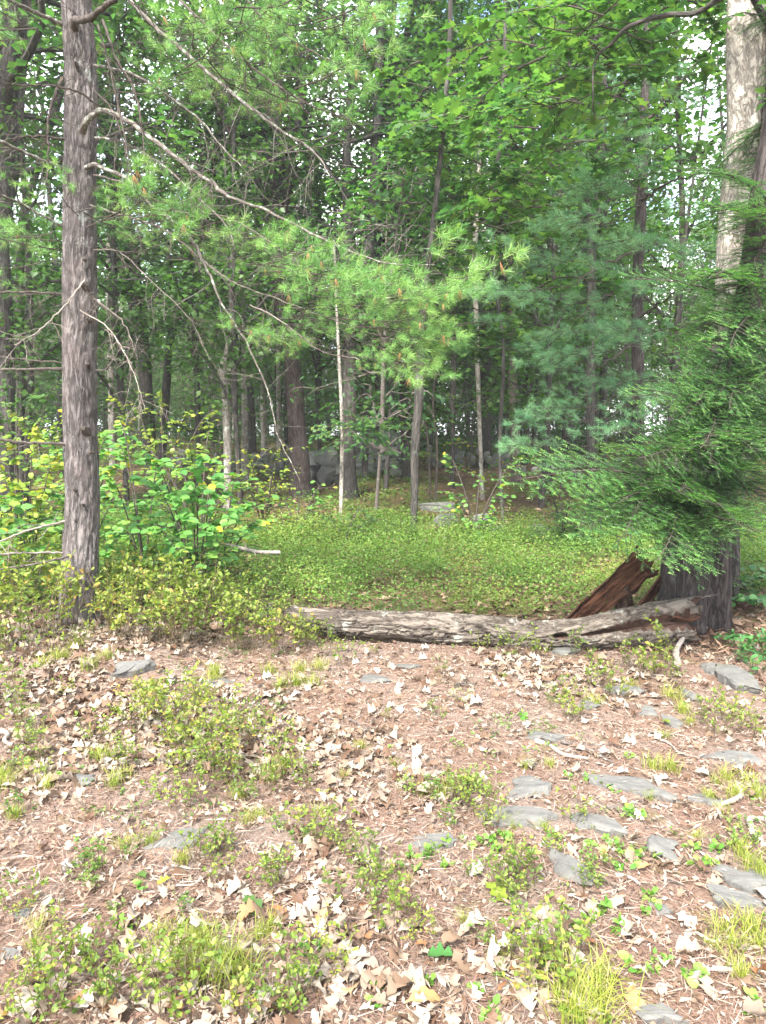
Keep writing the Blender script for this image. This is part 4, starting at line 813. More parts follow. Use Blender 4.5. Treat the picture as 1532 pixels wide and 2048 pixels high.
fr(1448, 1536, 1748, 1796, 0, 'dull grey slab by the right edge just above the smooth slate', 'the edge slab', 'stone', .03)
fr(1192, 1332, 1546, 1612, -.5, 'long thin slate seam crossing the dirt right of the broad slab', 'the slate seam', thick=.03)
fr(1054, 1128, 1466, 1498, -.4, 'small slate beside the pair of dead sticks', 'the small slate', thick=.03)
fr(1434, 1524, 1502, 1542, -.3, 'blue grey flat rock near the right edge, left half buried', 'the blue grey rock', thick=.03)
fr(1198, 1292, 1376, 1397, 0, 'thin dark rock sliver with white specks in the mossy grass', 'the dark sliver', 'stone', .035)
fr(1152, 1192, 1402, 1426, 0, 'fist sized grey stone left of the pale grey flat one', 'the fist sized stone', thick=.04)
fr(1360, 1394, 1384, 1410, 0, 'small round grey stone just left of the pale grey one', 'the round stone', thick=.05)
fr(1094, 1152, 1299, 1317, 0, 'flat grey stone wedged under the middle of the fallen log', 'the wedged stone', thick=.04)
fr(1276, 1318, 1418, 1442, -.3, 'short grey stone chip in the mossy dirt below the dark sliver', 'the stone chip', thick=.03)
fr(786, 852, 1328, 1342, 0, 'faint dark stone strip in the needles behind the path centre', 'the faint stone strip', 'stone', .025)
fr(718, 798, 1352, 1368, 0, 'low worn stone in the bare needles, path centre', 'the low worn stone', 'stone', .025)
fr(1330, 1362, 1438, 1464, 0, 'small grey cobble with a yellow leaf beside it', 'the small cobble', thick=.035)
fr(-20, 36, 1906, 1932, 0, 'grey stone corner cut by the left edge, low down', 'the corner stone', thick=.04)
fr(42, 70, 1824, 1842, 0, 'tiny grey stone beside the yellow green sprig at the left edge', 'the tiny stone', thick=.02)
fr(142, 192, 1556, 1578, 0, 'moss edged grey stone among dead leaves, middle left', 'the moss edged stone', 'stone', .03)
fr(1040, 1072, 1520, 1540, 0, 'little dark stone under the lower dead stick', 'the little dark stone', 'stone', .02)
fr(1280, 1372, 2032, 2070, 0, 'grey slab cut by the bottom edge of the picture', 'the bottom slab', thick=.04)
fr(1376, 1460, 1596, 1618, -.1, 'dull half buried rock above the leaning pale stick', 'the dull rock', 'stone', .02)
fr(1304, 1336, 1810, 1838, .4, 'small pointed grey stone left of the smooth slate', 'the pointed stone', thick=.025)
fr(400, 470, 1360, 1376, 0, 'pale flat stone behind the leafy bush, middle left', 'the pale flat stone', thick=.03)

def px_rock(parent, x0, x1, y0, y1, Y, mat='dark_stone', name='stone', seed=0, roll=0, dz=0, sub=3, strata=0.06, label=None, cat=None):
    c = at((x0 + x1) / 2, (y0 + y1) / 2, Y); sx = (x1 - x0) / 2 / F * Y * 1.12; sz = (y1 - y0) / 2 / F * Y * 1.25
    o = put(name, rock_mesh(seed + int(x0), sx, max(sx * .7, sz), sz / .7, mat, 4, strata, 10, .11), parent, c - (parent.location if parent else Vector()), Quaternion((0, 1, 0), roll))
    return tag(o, label, cat)
bp = empty('boulder_pile', at(650, 950, 17.0), 'jumble of angular grey boulders between the leaning oak and the thick dark oak', 'boulder pile')
for k, (a, b, c, d, rl) in enumerate(((640, 676, 903, 930, .3), (655, 684, 925, 945, -.3), (616, 645, 925, 955, .9), (636, 662, 934, 962, .5), (618, 648, 906, 926, 0), (660, 690, 942, 964, 0), (606, 630, 945, 972, .2))): px_rock(bp, a - 3, b + 5, c - 4, d + 2, 16.6 + .15 * (k % 3), 'stone' if k != 4 else 'dark_stone', seed=k, roll=rl)
lg = empty('stone_ledge', at(750, 950, 18.0), 'tall dark ledge of stacked flat rock layers behind the thick dark oak', 'rock ledge')
rk = random.Random(4)
for row in range(11):
    y = 946 - row * 7.6; x = 706 + rk.uniform(-6, 8) + max(0, row - 5) * 4
    xe = 806 - max(0, row - 7) * 6
    while x < xe:
        w = rk.uniform(16, 40); px_rock(lg, x, min(x + w, xe + 8), y - 5.5, y + 4.5, 17.9 + rk.uniform(-.2, .2) + row * .08, 'dark_stone', seed=row * 31 + int(x), roll=rk.uniform(-.22, .1)); x += w * .85
for nm, lab, X0, X1, yb, Yw in (('stone_wall', 'low tumbled stone wall between the stone ledge and the close pair of trunks', 846, 1010, 934, 19.3), ('stone_wall', 'half hidden stone wall beyond the yellow bushes, left of the boulders', 330, 590, 944, 17.6), ('stone_wall', 'far rock line on the slope right of the close pair of trunks', 1060, 1240, 946, 18.3)):
    wl_ = empty(nm, at((X0 + X1) / 2, yb, Yw), lab, 'stone wall')
    for row in range(4):
        x = X0 + rk.uniform(0, 14)
        while x < X1:
            w = rk.uniform(9, 22)
            if rk.random() < (.9, .8, .55, .3)[row]: px_rock(wl_, x, x + w, yb - 10 - row * 8 - rk.uniform(0, 4), yb - row * 8, Yw + rk.uniform(-.2, .3), rk.choice(('stone', 'dark_stone', 'dark_stone')), seed=row * 7 + int(x), roll=rk.uniform(-.4, .4))
            x += w
rest = [(838, 914, 1006, 1021, 13.2, 'long flat rock lying on the slope right of the slender grey trunk'), (866, 914, 1032, 1058, 12.3, 'rounded grey rock on the slope, below the long flat one'), (928, 985, 1040, 1060, 12.0, 'lichened rock under the yellow green sapling'),
        (982, 1006, 1052, 1074, 11.6, 'small dark block right of the lichened slope rock'), (950, 984, 1028, 1044, 12.4, 'upper small rock behind the yellow green sapling foot'), (1044, 1118, 1056, 1084, 11.3, 'low broad outcrop on the bare slope, left of the hemlock boughs'),
        (1226, 1280, 1050, 1074, 11.0, 'grey outcrop showing through the hemlock bough tips'), (1140, 1172, 944, 958, 17, 'small far rock beyond the short slim trunk'), (1040, 1056, 932, 944, 17, 'pale rock at the foot of the close pair of trunks'),
        (975, 1006, 912, 934, 20, 'far dark rock behind the bending slim trunk'), (850, 866, 892, 912, 20, 'square far rock at the right end of the ledge'), (880, 900, 1075, 1090, 10.9, 'low rock at the rear edge of the blueberry carpet'), (935, 958, 1082, 1100, 10.6, 'small grey rock sunk in the blueberry carpet'),
        (928, 968, 1166, 1184, 8.2, 'brown grey rock deep in the middle of the blueberry carpet'), (340, 396, 918, 936, 17, 'dark flat rock seen over the yellow bushes'), (355, 380, 900, 912, 19, 'far small rock above the dark flat one, left'), (640, 668, 1040, 1056, 12.5, 'dark stone under the little saplings left of the slender grey trunk')]
for k, (a, b, c, d, Y, lab) in enumerate(rest): px_rock(None, a, b, c, d, Y - .5, 'stone' if k in (0, 1, 2, 8) else 'dark_stone', 'slope_rock', k * 9, 0, label=lab, cat='rock')

# ------------------------------------------------------------------ the fallen log, its splinters, the red slab
LY = 5.28
LS = np.array([(560, 1217, 1240, 5.5), (585, 1212, 1248, 5.46), (612, 1219, 1258, 5.43), (650, 1221, 1266, 5.40), (766, 1221, 1274, 5.34), (900, 1229, 1286, 5.27), (1000, 1237, 1292, 5.23), (1080, 1243, 1298, 5.2), (1150, 1240, 1299, 5.2), (1230, 1224, 1296, 5.2), (1300, 1209, 1292, 5.22), (1392, 1196, 1288, 5.25)], float)
ns, nth = 520, 120
sp = np.linspace(570, 1386, ns); top = np.interp(sp, LS[:, 0], LS[:, 1]); bot = np.interp(sp, LS[:, 0], LS[:, 2]); dep = np.interp(sp, LS[:, 0], LS[:, 3]) - .08
ctr = np.array([tuple(at(x, (t + b) / 2, y)) for x, t, b, y in zip(sp, top, bot, dep)]); hh = (bot - top) / 2 / F * dep
k5 = np.ones(15) / 15; hh = np.convolve(np.pad(hh, 7, 'edge'), k5, 'valid'); ctr = np.stack([np.convolve(np.pad(ctr[:, q], 7, 'edge'), k5, 'valid') for q in range(3)], 1)
th = np.linspace(0, 2 * math.pi, nth, endpoint=False); TH, SPX = np.meshgrid(th, sp)
v = np.sin(TH); front = np.clip(-np.cos(TH), 0, 1)              # cos<0 faces the camera; v = +1 is the top
hh = hh * 1.10
RZ = hh[:, None] * np.ones_like(TH); RY = np.minimum(RZ, .125) * 1.05
sm = (SPX - 570) / F * 5.3
nq = np.stack([np.cos(TH).ravel() * 2.6 + 4, np.sin(TH).ravel() * 2.6, sm.ravel() * 7.5], 1)
a1 = fbm(nq, 61, 4).reshape(TH.shape); a2 = fbm(nq * 2.6, 66, 3).reshape(TH.shape)
disp = -np.clip(.06 - abs(a1 - .5), 0, .06) * .38 + (a2 - .5) * .012 + (fbm(nq * .5, 63, 2).reshape(TH.shape) - .5) * .03
# the rotted split, opening to the right, and the knot hole
split = ss((SPX - 1132) / 60); vc = np.interp(SPX, [1130, 1250, 1390], [.16, .34, .26]); hw = np.interp(SPX, [1130, 1200, 1290, 1390], [.03, .22, .36, .52]) + .07 * (fbm(np.stack([SPX.ravel() / 22, TH.ravel() * 0, TH.ravel() * 0], 1), 5, 3).reshape(TH.shape) - .5)
gap = split * ss((hw - abs(v - vc)) / .09) * ss(front * 3)
kx, kv = 1116, .20
hole = ss(1.25 - np.hypot((SPX - kx) / 17, (v - kv) / .20)) * (front > 0)
lip = np.exp(-(np.hypot((SPX - kx) / 17, (v - kv) / .20) - 1.25) ** 2 * 9) * (front > 0) * .012
cut = np.clip(np.maximum(gap, hole * 1.6), 0, 1)
rad = 1 - .78 * cut
RZ2 = (RZ + disp + lip) * rad; RY2 = (RY + disp + lip) * rad
# upper shell stays in place: the cut pulls inward only
endj = ss((sp - 570) / 14)[:, None]; endj = endj + (1 - endj) * (.55 + .35 * a1)
Y_ = ctr[:, 1:2] + np.cos(TH) * RY2 * endj; Z_ = ctr[:, 2:3] + np.sin(TH) * RZ2 * endj; jag = (a2 - .5) * .12 * np.exp(-(sp - 570) / 10)[:, None] + (a1 - .5) * .35 * np.exp((sp - 1386) / 22)[:, None]
X_ = ctr[:, 0:1] + jag
i = np.arange(ns - 1)[:, None] * nth; j = np.arange(nth)[None]; j2 = (j + 1) % nth
Fc = np.stack([i + j, i + j2, i + nth + j2, i + nth + j], 2).reshape(-1, 4)
lbase = Vector((ctr[ns // 2, 0], ctr[ns // 2, 1], H(ctr[ns // 2, 0], ctr[ns // 2, 1])))
log = empty('fallen_log', lbase, 'grey lichen spotted fallen log with a knot hole and rotted split', 'log')
V = np.stack([X_.ravel(), Y_.ravel(), Z_.ravel()], 1) - np.array(lbase)
buv = np.stack([np.cos(TH).ravel() * .115, np.sin(TH).ravel() * .115, sm.ravel()], 1)
m_, n_, l_ = new_mat('log_bark_and_rot'); bpy.data.materials.remove(m_)
cutf = cut.ravel()[Fc].mean(1)
def place_part(name, mask, mat):
    mb = MB(); used = np.unique(Fc[mask]); remap = np.full(len(V), -1); remap[used] = np.arange(len(used))
    mb.add(V[used], remap[Fc[mask]], .5, 0, buv[used]); return put(name, mb.mesh(name, [M[mat]]), log)
place_part('bark', cutf < .35, 'log_bark'); place_part('rotten_core', cutf >= .35, 'rot_wood')
for e, mt in ((0, 'rot_wood'), (ns - 1, 'rot_wood')):
    ring = V[e * nth:(e + 1) * nth]; c = ring.mean(0) + np.array([.05 if e == 0 else -.06, 0, 0]); mb = MB(); jj = np.arange(nth)
    mb.add(np.vstack([ring, c]), np.stack([jj, (jj + 1) % nth, np.full(nth, nth)], 1), .4, 0); put('broken_end', mb.mesh('broken_end', [M[mt]]), log)
def splinter(parent, x0, y0, x1, y1, Y0, Y1, w, mat='rot_wood', name='splinter', flat=.45, label=None):
    a, b = at(x0, y0, Y0) - parent.location, at(x1, y1, Y1) - parent.location; mb = MB(); P = np.array([tuple(a.lerp(b, t)) for t in np.linspace(0, 1, 9)]); P[1:-1] += rng.normal(0, .004, (7, 3))
    r = w / 2 / F * 5.3; tube(mb, P, r * np.array([.75, 1, 1, .95, .85, .7, .5, .3, .06]), 7, 0, .5, x0, lambda th, s, r_: r_ * .35 * np.sin(th * 2 + s * 9) - r_ * (1 - flat) * abs(np.sin(th)))
    o = put(name, mb.mesh(name, [M[mat]]), parent); return o
for s in ((1290, 1236, 1400, 1256, 5.2, 5.1, 9), (1250, 1247, 1380, 1268, 5.18, 5.1, 8), (1320, 1262, 1420, 1276, 5.15, 5.1, 9), (1310, 1225, 1395, 1205, 5.2, 5.15, 12), (1300, 1270, 1402, 1282, 5.12, 5.05, 10), (1330, 1244, 1385, 1228, 5.14, 5.06, 7), (1330, 1250, 1362, 1284, 5.1, 5.0, 5), (1270, 1262, 1410, 1262, 5.14, 5.1, 6), (1346, 1236, 1402, 1240, 5.1, 5.0, 8)):
    splinter(log, *s, mat='red_wood' if s[0] in (1290, 1346) else 'rot_wood')
splinter(log, 1130, 1262, 1290, 1258, 5.12, 5.14, 6, 'rot_wood'); splinter(log, 1380, 1200, 1440, 1186, 5.2, 5.3, 3, 'twig')

def slab_mesh(a, b, w0, w1, nside, thick, nrmdir, curl, mats, seed, jag=.06):
    """A curved slab of split trunk from a to b: hollow red side toward nrmdir, bark on the back."""
    a, b = np.array(a), np.array(b); ax = nrm(b - a); L = np.linalg.norm(b - a); nd = nrm(np.array(nrmdir) - ax * (np.array(nrmdir) @ ax)); sd = np.cross(ax, nd)
    nu, nv = 60, nside; u, vv = np.meshgrid(np.linspace(0, 1, nu), np.linspace(-1, 1, nv), indexing='ij')
    q = np.stack([u.ravel() * L * 3, vv.ravel() * 2.5, u.ravel() * 0 + seed], 1); f = fbm(q * [1, 3, 1], seed, 4).reshape(u.shape) - .5
    w = (w0 + (w1 - w0) * u) / 2 * (1 + .5 * (fbm(np.stack([u.ravel() * 7, np.sign(vv).ravel() * 4, u.ravel() * 0], 1), seed + 1, 3).reshape(u.shape) - .5) * abs(vv))
    al = u * L + jag * (f * 2) * (u > .93) 
    base = a + ax * al[..., None] + sd * (vv * w)[..., None]
    inner = base + nd * (curl * vv ** 2 * w + f * .07)[..., None]; edge = np.sqrt(np.clip(1 - vv ** 2, 0, 1)); outer = base + nd * (curl * vv ** 2 * w - thick * (.25 + .75 * edge) + f * .01)[..., None]
    i = np.arange(nu - 1)[:, None] * nv; j = np.arange(nv - 1)[None]
    f1 = np.stack([i + j, i + nv + j, i + nv + j + 1, i + j + 1], 2).reshape(-1, 4)
    buv = np.stack([(vv * w).ravel(), f.ravel() * .05, (u * L).ravel()], 1)
    A, B = MB(), MB(); A.add(inner.reshape(-1, 3), f1, .5, 0, buv); B.add(outer.reshape(-1, 3), f1[:, ::-1], .5, 0, buv)
    rim = []; N = nu * nv
    loop = [k * nv for k in range(nu)] + [(nu - 1) * nv + k for k in range(1, nv)] + [k * nv + nv - 1 for k in range(nu - 2, -1, -1)] + [k for k in range(nv - 2, 0, -1)]
    VV = np.vstack([inner.reshape(-1, 3)[loop], outer.reshape(-1, 3)[loop]]); n = len(loop); jj = np.arange(n); B.add(VV, np.stack([jj, (jj + 1) % n, n + (jj + 1) % n, n + jj], 1), .5, 0, np.vstack([buv[loop], buv[loop]]))
    return A, B
sb = at(1135, 1262, 5.75); sb0 = Vector((sb.x, 5.75, H(sb.x, 5.75)))
slab = empty('broken_trunk_slab', sb0, 'leaning reddish slab of split rotten trunk with bark edge, propped behind the log', 'broken slab')
a, b = at(1118, 1272, 5.62) - sb0, at(1296, 1118, 5.95) - sb0
A, B = slab_mesh(a, b, .13, .29, 30, .045, (.18, -1, .25), .22, None, 7); put('heartwood', A.mesh('heartwood', [M['red_wood']]), slab); put('bark', B.mesh('bark', [M['hemlock_bark']]), slab)
sb1 = at(1275, 1222, 5.7); st = empty('broken_wood_stave', Vector((sb1.x, 5.7, H(sb1.x, 5.7))), 'narrow brown stave leaning in the gap between red slab and hemlock base', 'wood piece')
A, B = slab_mesh(at(1268, 1236, 5.62) - st.location, at(1330, 1150, 5.8) - st.location, .075, .07, 12, .03, (.3, -1, .3), .1, None, 19); put('wood_face', A.mesh('wood_face', [M['red_wood']]), st); put('bark', B.mesh('bark', [M['rot_wood']]), st)
sb1 = at(1245, 1222, 5.85); st = empty('short_dark_stump', Vector((sb1.x, 5.85, H(sb1.x, 5.85))), 'short charred looking stub standing under the red slab, left of the narrow stave', 'stump')
mb = MB(); tube(mb, [(0, 0, -.05), (.01, 0, .1), (.02, 0, .22), (.03, 0, .30)], [.085, .075, .06, .02], 14, 0, .5, 3, lambda th, s, r_: r_ * .25 * np.sin(th * 3 + s * 20)); put('stump_wood', mb.mesh('stump_wood', [M['rot_wood']]), st)

def ground_log(x0, y0, x1, y1, w, mat, label, cat='stick', lift=0.5, n=9, bend=.02, name='dead_stick', twigs=0, seed=0, taper=.6):
    a, b = G(x0, y0), G(x1, y1); c = (a + b) / 2; r = np.random.default_rng(int(x0 * 3 + y0)); k = 10
    P = np.array([tuple(a.lerp(b, t)) for t in np.linspace(0, 1, k)]); d = (b - a).normalized(); s = np.array([-d.y, d.x, 0]); P += s * (bend * np.sin(np.linspace(0, 1, k) * math.pi * r.uniform(1, 2.5)))[:, None]
    rad = w / 2 / F * ((a + b) / 2 - Vector((0, 0, EYE))).length; P[:, 2] = terrain(P[:, 0], P[:, 1]) + rad * lift + .008; P -= np.array(c)
    mb = MB(); tube(mb, P, rad * np.linspace(1, taper, k), n, 0, .5, x0, lambda th, s_, r_: r_ * (.12 * np.sin(th * 3 + s_ * 40) + .1 * np.sin(s_ * 60)))
    for q in range(twigs):
        i = r.integers(2, k - 1); e = P[i] + nrm(np.array(d) * .5 + r.normal(0, .6, 3) * [1, 1, .5] + [0, 0, .2]) * r.uniform(.08, .22); tube(mb, [P[i], (P[i] + e) / 2 + r.normal(0, .01, 3), e], [rad * .4, rad * .3, rad * .12], 5, 0)
    o = put(name, mb.mesh(name, [M[mat]]), None, c); tag(o, label, cat); return o
gl = ground_log
gl(1070, 1490, 1172, 1528, 9, 'pale_stick', 'thicker barkless stick of the crossed looking pair beside the small slate')
gl(1122, 1488, 1232, 1530, 7, 'twig', 'rougher dark stick just behind the barkless one by the small slate')
gl(1472, 1580, 1444, 1650, 11, 'pale_stick', 'crooked pale stick standing out toward the right edge, upper one', bend=.03)
gl(1532, 1640, 1498, 1662, 14, 'pale_stick', 'short bleached wood chunk at the right edge')
gl(912, 1378, 955, 1374, 10, 'dark_twig', 'short dark bark strip on bare needles in the path centre', taper=.3)
gl(1308, 1484, 1398, 1526, 5, 'pale_stick', 'thin bent twig across the dirt left of the blue grey rock', twigs=2)
gl(1376, 1884, 1442, 1882, 6, 'pale_stick', 'straight pale twig below the smooth slate', taper=.8)
gl(1450, 1886, 1502, 1908, 7, 'pale_stick', 'pale twig by the right edge below the smooth slate')
gl(1388, 1972, 1454, 1950, 13, 'pale_stick', 'bleached wood chip in the lower right dirt', taper=.7)
gl(1312, 1998, 1344, 1986, 7, 'pale_stick', 'small pale chip left of the bleached wood chip')
gl(1196, 1760, 1268, 1832, 4, 'dark_twig', 'thin dark twig pointing to the viewer right of the narrow slab')
gl(1230, 1762, 1280, 1780, 8, 'pale_stick', 'pale broken twig above the thin dark one')
gl(1326, 1770, 1380, 1800, 4, 'dark_twig', 'dark wiry twig left of the smooth slate')
gl(940, 1950, 1040, 1956, 3, 'pale_stick', 'fine pale twig lying left of the bright grass tuft')
gl(1305, 1622, 1342, 1616, 5, 'pale_stick', 'tiny white twig under the slate seam')
gl(1214, 1626, 1256, 1632, 7, 'twig', 'short twig touching the top of the curved slab')
gl(1300, 1470, 1352, 1476, 4, 'twig', 'thin twig in the mossy dirt behind the bent one')
gl(680, 1440, 745, 1472, 6, 'twig', 'grey forked twig among leaves in the middle of the path', twigs=3)
gl(20, 1730, 96, 1720, 5, 'pale_stick', 'white twig in the red needles at the left edge', taper=.8)
gl(-10, 1746, 38, 1758, 5, 'pale_stick', 'pale twig cut by the left edge below the white one')
gl(0, 1470, 26, 1496, 10, 'pale_stick', 'stout weathered stick end at the left edge, middle height')
gl(135, 1752, 162, 1728, 13, 'twig', 'short thick stick end beside the olive sprig, lower left', taper=.8)
gl(322, 1752, 385, 1738, 6, 'pale_stick', 'pale forked twig just below the slanting slate', twigs=2)
gl(262, 1818, 335, 1772, 5, 'pale_stick', 'long pale twig running down left of the green lobed leaf', twigs=1)
gl(330, 1800, 400, 1764, 6, 'pale_stick', 'second pale twig beside the long one, nearer the lobed leaf')
gl(60, 1870, 200, 1830, 4, 'dark_twig', 'thin dark twig in front of the tiny stone')
gl(290, 1480, 345, 1462, 13, 'twig', 'mossy thick stick under the leafy bush, middle left')
gl(1090, 1480, 1040, 1462, 4, 'twig', 'faint twig pointing at the small slate from the left')
gl(860, 1395, 930, 1400, 4, 'twig', 'thin grey twig below the dark bark strip')
gl(140, 1210, 20, 1190, 7, 'pale_stick', 'pale dead stick in the shrubs left of the big pine foot', lift=6, twigs=3)
gl(560, 1180, 412, 1162, 9, 'pale_stick', 'pale forked dead branch resting in the shrubs behind the left end of the log', cat='dead branch', lift=16, twigs=5, bend=.07, name='dead_branch')
gl(1355, 1350, 1362, 1292, 12, 'pale_stick', 'pale broken stake upright in front of the hemlock foot', lift=3)
gl(1300, 1203, 1430, 1212, 22, 'rot_wood', 'dark rotten limb lying behind the hemlock base', cat='rotten limb', name='rotten_limb', taper=.8)
gl(1425, 1222, 1478, 1200, 26, 'rot_wood', 'dark blunt ended log stub right of the hemlock base', cat='log stub', name='log_stub', taper=.9, lift=1.5)
gl(1480, 1225, 1560, 1210, 20, 'rot_wood', 'dark rotting branch by the right edge behind the glossy shrub', cat='rotten limb', name='rotten_limb')
gl(464, 1232, 534, 1222, 26, 'log_bark', 'short grey log chunk in the shrubs beyond the left end of the log', cat='log chunk', name='log_chunk', taper=.85)
snb = T('dead_stub', 'grey broken double stub poking out of the hemlock boughs', 'dead tree', [(1370, 1190, 18), (1369, 1080, 16), (1368, 1000, 15), (1371, 950, 14), (1372, 905, 9)], 5.98, 'pale_bark', 2, grow=False, n=9, flare=1)
mbx, _, _ = px_limb(snb[0], snb[2], [(1364, 1050, 12), (1357, 980, 11), (1354, 935, 10), (1353, 905, 6)], 5.98, 5.95, 'pale_bark'); put('limb', mbx.mesh('limb', [M['pale_bark']]), snb[0])
T('tree', 'small grey trunk standing behind the right side of the hemlock base', 'tree', [(1461, 1208, 27), (1462, 1150, 24), (1463, 1080, 23), (1466, 950, 22), (1470, 800, 20)], None, 'oak_bark', 9, crown=C_[1], crown_z=4.0, crown_s=.6)

# ------------------------------------------------------------------ low plants (stems carry the thing, foliage is its child)
def plant_arch(seed, h, spread, nst, leaf, nleaf, mat, template=None, lean=.5, stemr=.0018, updown=.35, top=.35):
    r = np.random.default_rng(seed); A, B = MB(), MB(); P, D, N, Q = [], [], [], []
    stems = []
    for k in range(nst):
        az = r.uniform(0, 6.283); l = h * r.uniform(.55, 1.05); o = np.array([math.cos(az), math.sin(az), 0]) * spread * r.uniform(0, .35)
        t = o + np.array([math.cos(az) * spread * r.uniform(.2, 1) * lean, math.sin(az) * spread * r.uniform(.2, 1) * lean, l]); c = smooth_path([o - [0, 0, .02], (o + t) / 2 + r.normal(0, .02, 3) * h * 3, t], 7)
        tube(A, c, np.linspace(stemr, stemr * .45, 7), 4, 0, caps=False); stems.append(c)
        for q in range(r.integers(2, 5)):
            i = r.integers(2, 6); e = c[i] + nrm(np.array([r.normal(0, 1), r.normal(0, 1), r.uniform(.2, 1.1)])) * l * r.uniform(.2, .45); s2 = smooth_path([c[i], (c[i] + e) / 2 + r.normal(0, .008, 3), e], 4)
            tube(A, s2, [stemr * .5, stemr * .4, stemr * .35, stemr * .25], 3, 0, caps=False); stems.append(s2)
    tone = r.uniform(.25, .6)
    for k in range(nleaf):
        c = stems[r.integers(len(stems))]; q = r.uniform(top if len(c) > 4 else .15, 1) * (len(c) - 1.01); i = int(q); p = c[i] * (1 - q + i) + c[i + 1] * (q - i); ax = nrm(c[i + 1] - c[i])
        d = nrm(nrm(r.normal(0, 1, 3) * np.array([1, 1, .4])) + ax * r.uniform(.2, 1.0) + np.array([0, 0, updown * .4])); P.append(p); D.append(d); Q.append(np.clip(tone + r.normal(0, .18) + .18 * q / (len(c) - 1), 0, 1))
    n = nleaf; N = nrm(np.stack([r.normal(0, .55, n), r.normal(0, .55, n), np.ones(n)], 1))
    scatter(B, template or T_oval, np.array(P), frames(np.array(D), N), leaf * r.uniform(.6, 1.2, n), np.array(Q), 0)
    return A.mesh('stems', [M['green_stem']]), B.mesh('foliage', [M[mat]])
P_BLUE = [plant_arch(300 + k, .20, .17, 6, .025, 88, 'blueberry_leaf') for k in range(5)]
P_BUSH = [plant_arch(310 + k, .38, .32, 9, .032, 240, 'blueberry_leaf', stemr=.0025) for k in range(4)]
P_TALL = [plant_arch(320 + k, .42, .12, 3, .042, 62, 'blueberry_leaf', stemr=.0024, top=.3) for k in range(3)]
P_SEED = [plant_arch(330 + k, .03, .045, 3, .026, 14, 'seedling_leaf', T_round, stemr=.0015, updown=.5) for k in range(4)]
P_LAUR = [plant_arch(340 + k, .22, .16, 4, .07, 46, 'laurel_leaf', T_oval, stemr=.003) for k in range(2)]
P_OLIVE = [plant_arch(350 + k, .14, .12, 6, .022, 90, 'carpet_leaf') for k in range(2)]
def tuft_mesh(seed, n=90, h=.125, sp=.06, W=.0014):
    r = np.random.default_rng(seed); mb = MB(); V, Fc = [], []
    for k in range(n):
        az = r.uniform(0, 6.283); o = np.array([r.normal(0, sp * .45), r.normal(0, sp * .45), -.005]); l = h * r.uniform(.5, 1.25); out = np.array([math.cos(az), math.sin(az), 0]) * l * r.uniform(.15, .95); s = np.array([-math.sin(az + r.normal(0, .5)), math.cos(az), 0]) * W
        pts = [o + out * t ** 1.6 + np.array([0, 0, l * (t - .42 * t ** 3)]) for t in (0, .35, .7, 1)]; b = len(V)
        for i, p in enumerate(pts): w = s * (1, .9, .65, .1)[i]; V += [p - w, p + w]
        for i in range(3): Fc.append((b + 2 * i, b + 2 * i + 1, b + 2 * i + 3, b + 2 * i + 2))
    mb.add(V, Fc, np.repeat(np.clip(r.normal(.5, .22, n), 0, 1), 8)); return mb.mesh('grass_tuft', [M['grass_blade']])
P_GRASS = [tuft_mesh(360 + k) for k in range(3)]; P_GRASSB = [tuft_mesh(365 + k, 300, .18, .12) for k in range(2)]
near_plants = []
def plant(kind, px, py, s=1.0, label=None, pos=None, pick=None):
    src, name, cat, grp, desc = {
        'blue': (P_BLUE, 'blueberry_shrub', 'shrub', 'low blueberry shrubs in the clearing', 'low blueberry sprig'),
        'bush': (P_BUSH, 'blueberry_bush', 'bush', 'full blueberry bushes', 'full blueberry bush'),
        'tall': (P_TALL, 'tall_sprig', 'sprig', 'tall thin leafy sprigs', 'tall thin leafy sprig'),
        'seed': (P_SEED, 'leafy_seedling', 'seedling', 'bright green seedlings on the path', 'bright green seedling'),
        'laur': (P_LAUR, 'glossy_shrub', 'shrub', 'glossy dark leaved shrubs', 'glossy dark green shrub'),
        'oliv': (P_OLIVE, 'olive_sprig', 'sprig', 'olive green sprigs', 'olive green sprig'),
        'gras': (P_GRASS, 'grass_tuft', 'grass tuft', 'small tufts of grass', 'small grass tuft'),
        'graB': (P_GRASSB, 'grass_tuft', 'grass tuft', 'big tufts of grass', 'big bright grass tuft')}[kind]
    p = pos or G(px, py); a = src[random.randrange(len(src)) if pick is None else pick]; s *= .85 if kind in ('gras', 'seed') else 1; q = Quaternion((0, 0, 1), random.uniform(0, 6.283))
    s = s * random.uniform(.9, 1.1)
    if isinstance(a, tuple):
        o = put(name, a[0], None, p, q, s); put('foliage', a[1], o)
    else: o = put(name, a, None, p, q, s)
    tag(o, label, cat, grp); near_plants.append((o, desc, label)); return o
tp = plant('tall', 140, 1992, .62, 'tallest leafy sprig in the bottom left corner, bare stem showing', pick=0)
for x, y, s in ((60, 1990, .5), (95, 2030, .5), (175, 1960, .4), (300, 2000, .45), (352, 1960, .45), (330, 2045, .55), (470, 2050, .45), (30, 2045, .5), (840, 1860, .30), (826, 1888, .3), (870, 1890, .28), (788, 1862, .5), (775, 1800, .35), (1060, 2010, .45), (1115, 1990, .45), (1330, 1332, .55), (1322, 1328, .9), (15, 1330, .8), (60, 1320, .9), (110, 1310, .8)): plant('tall', x, y, s)
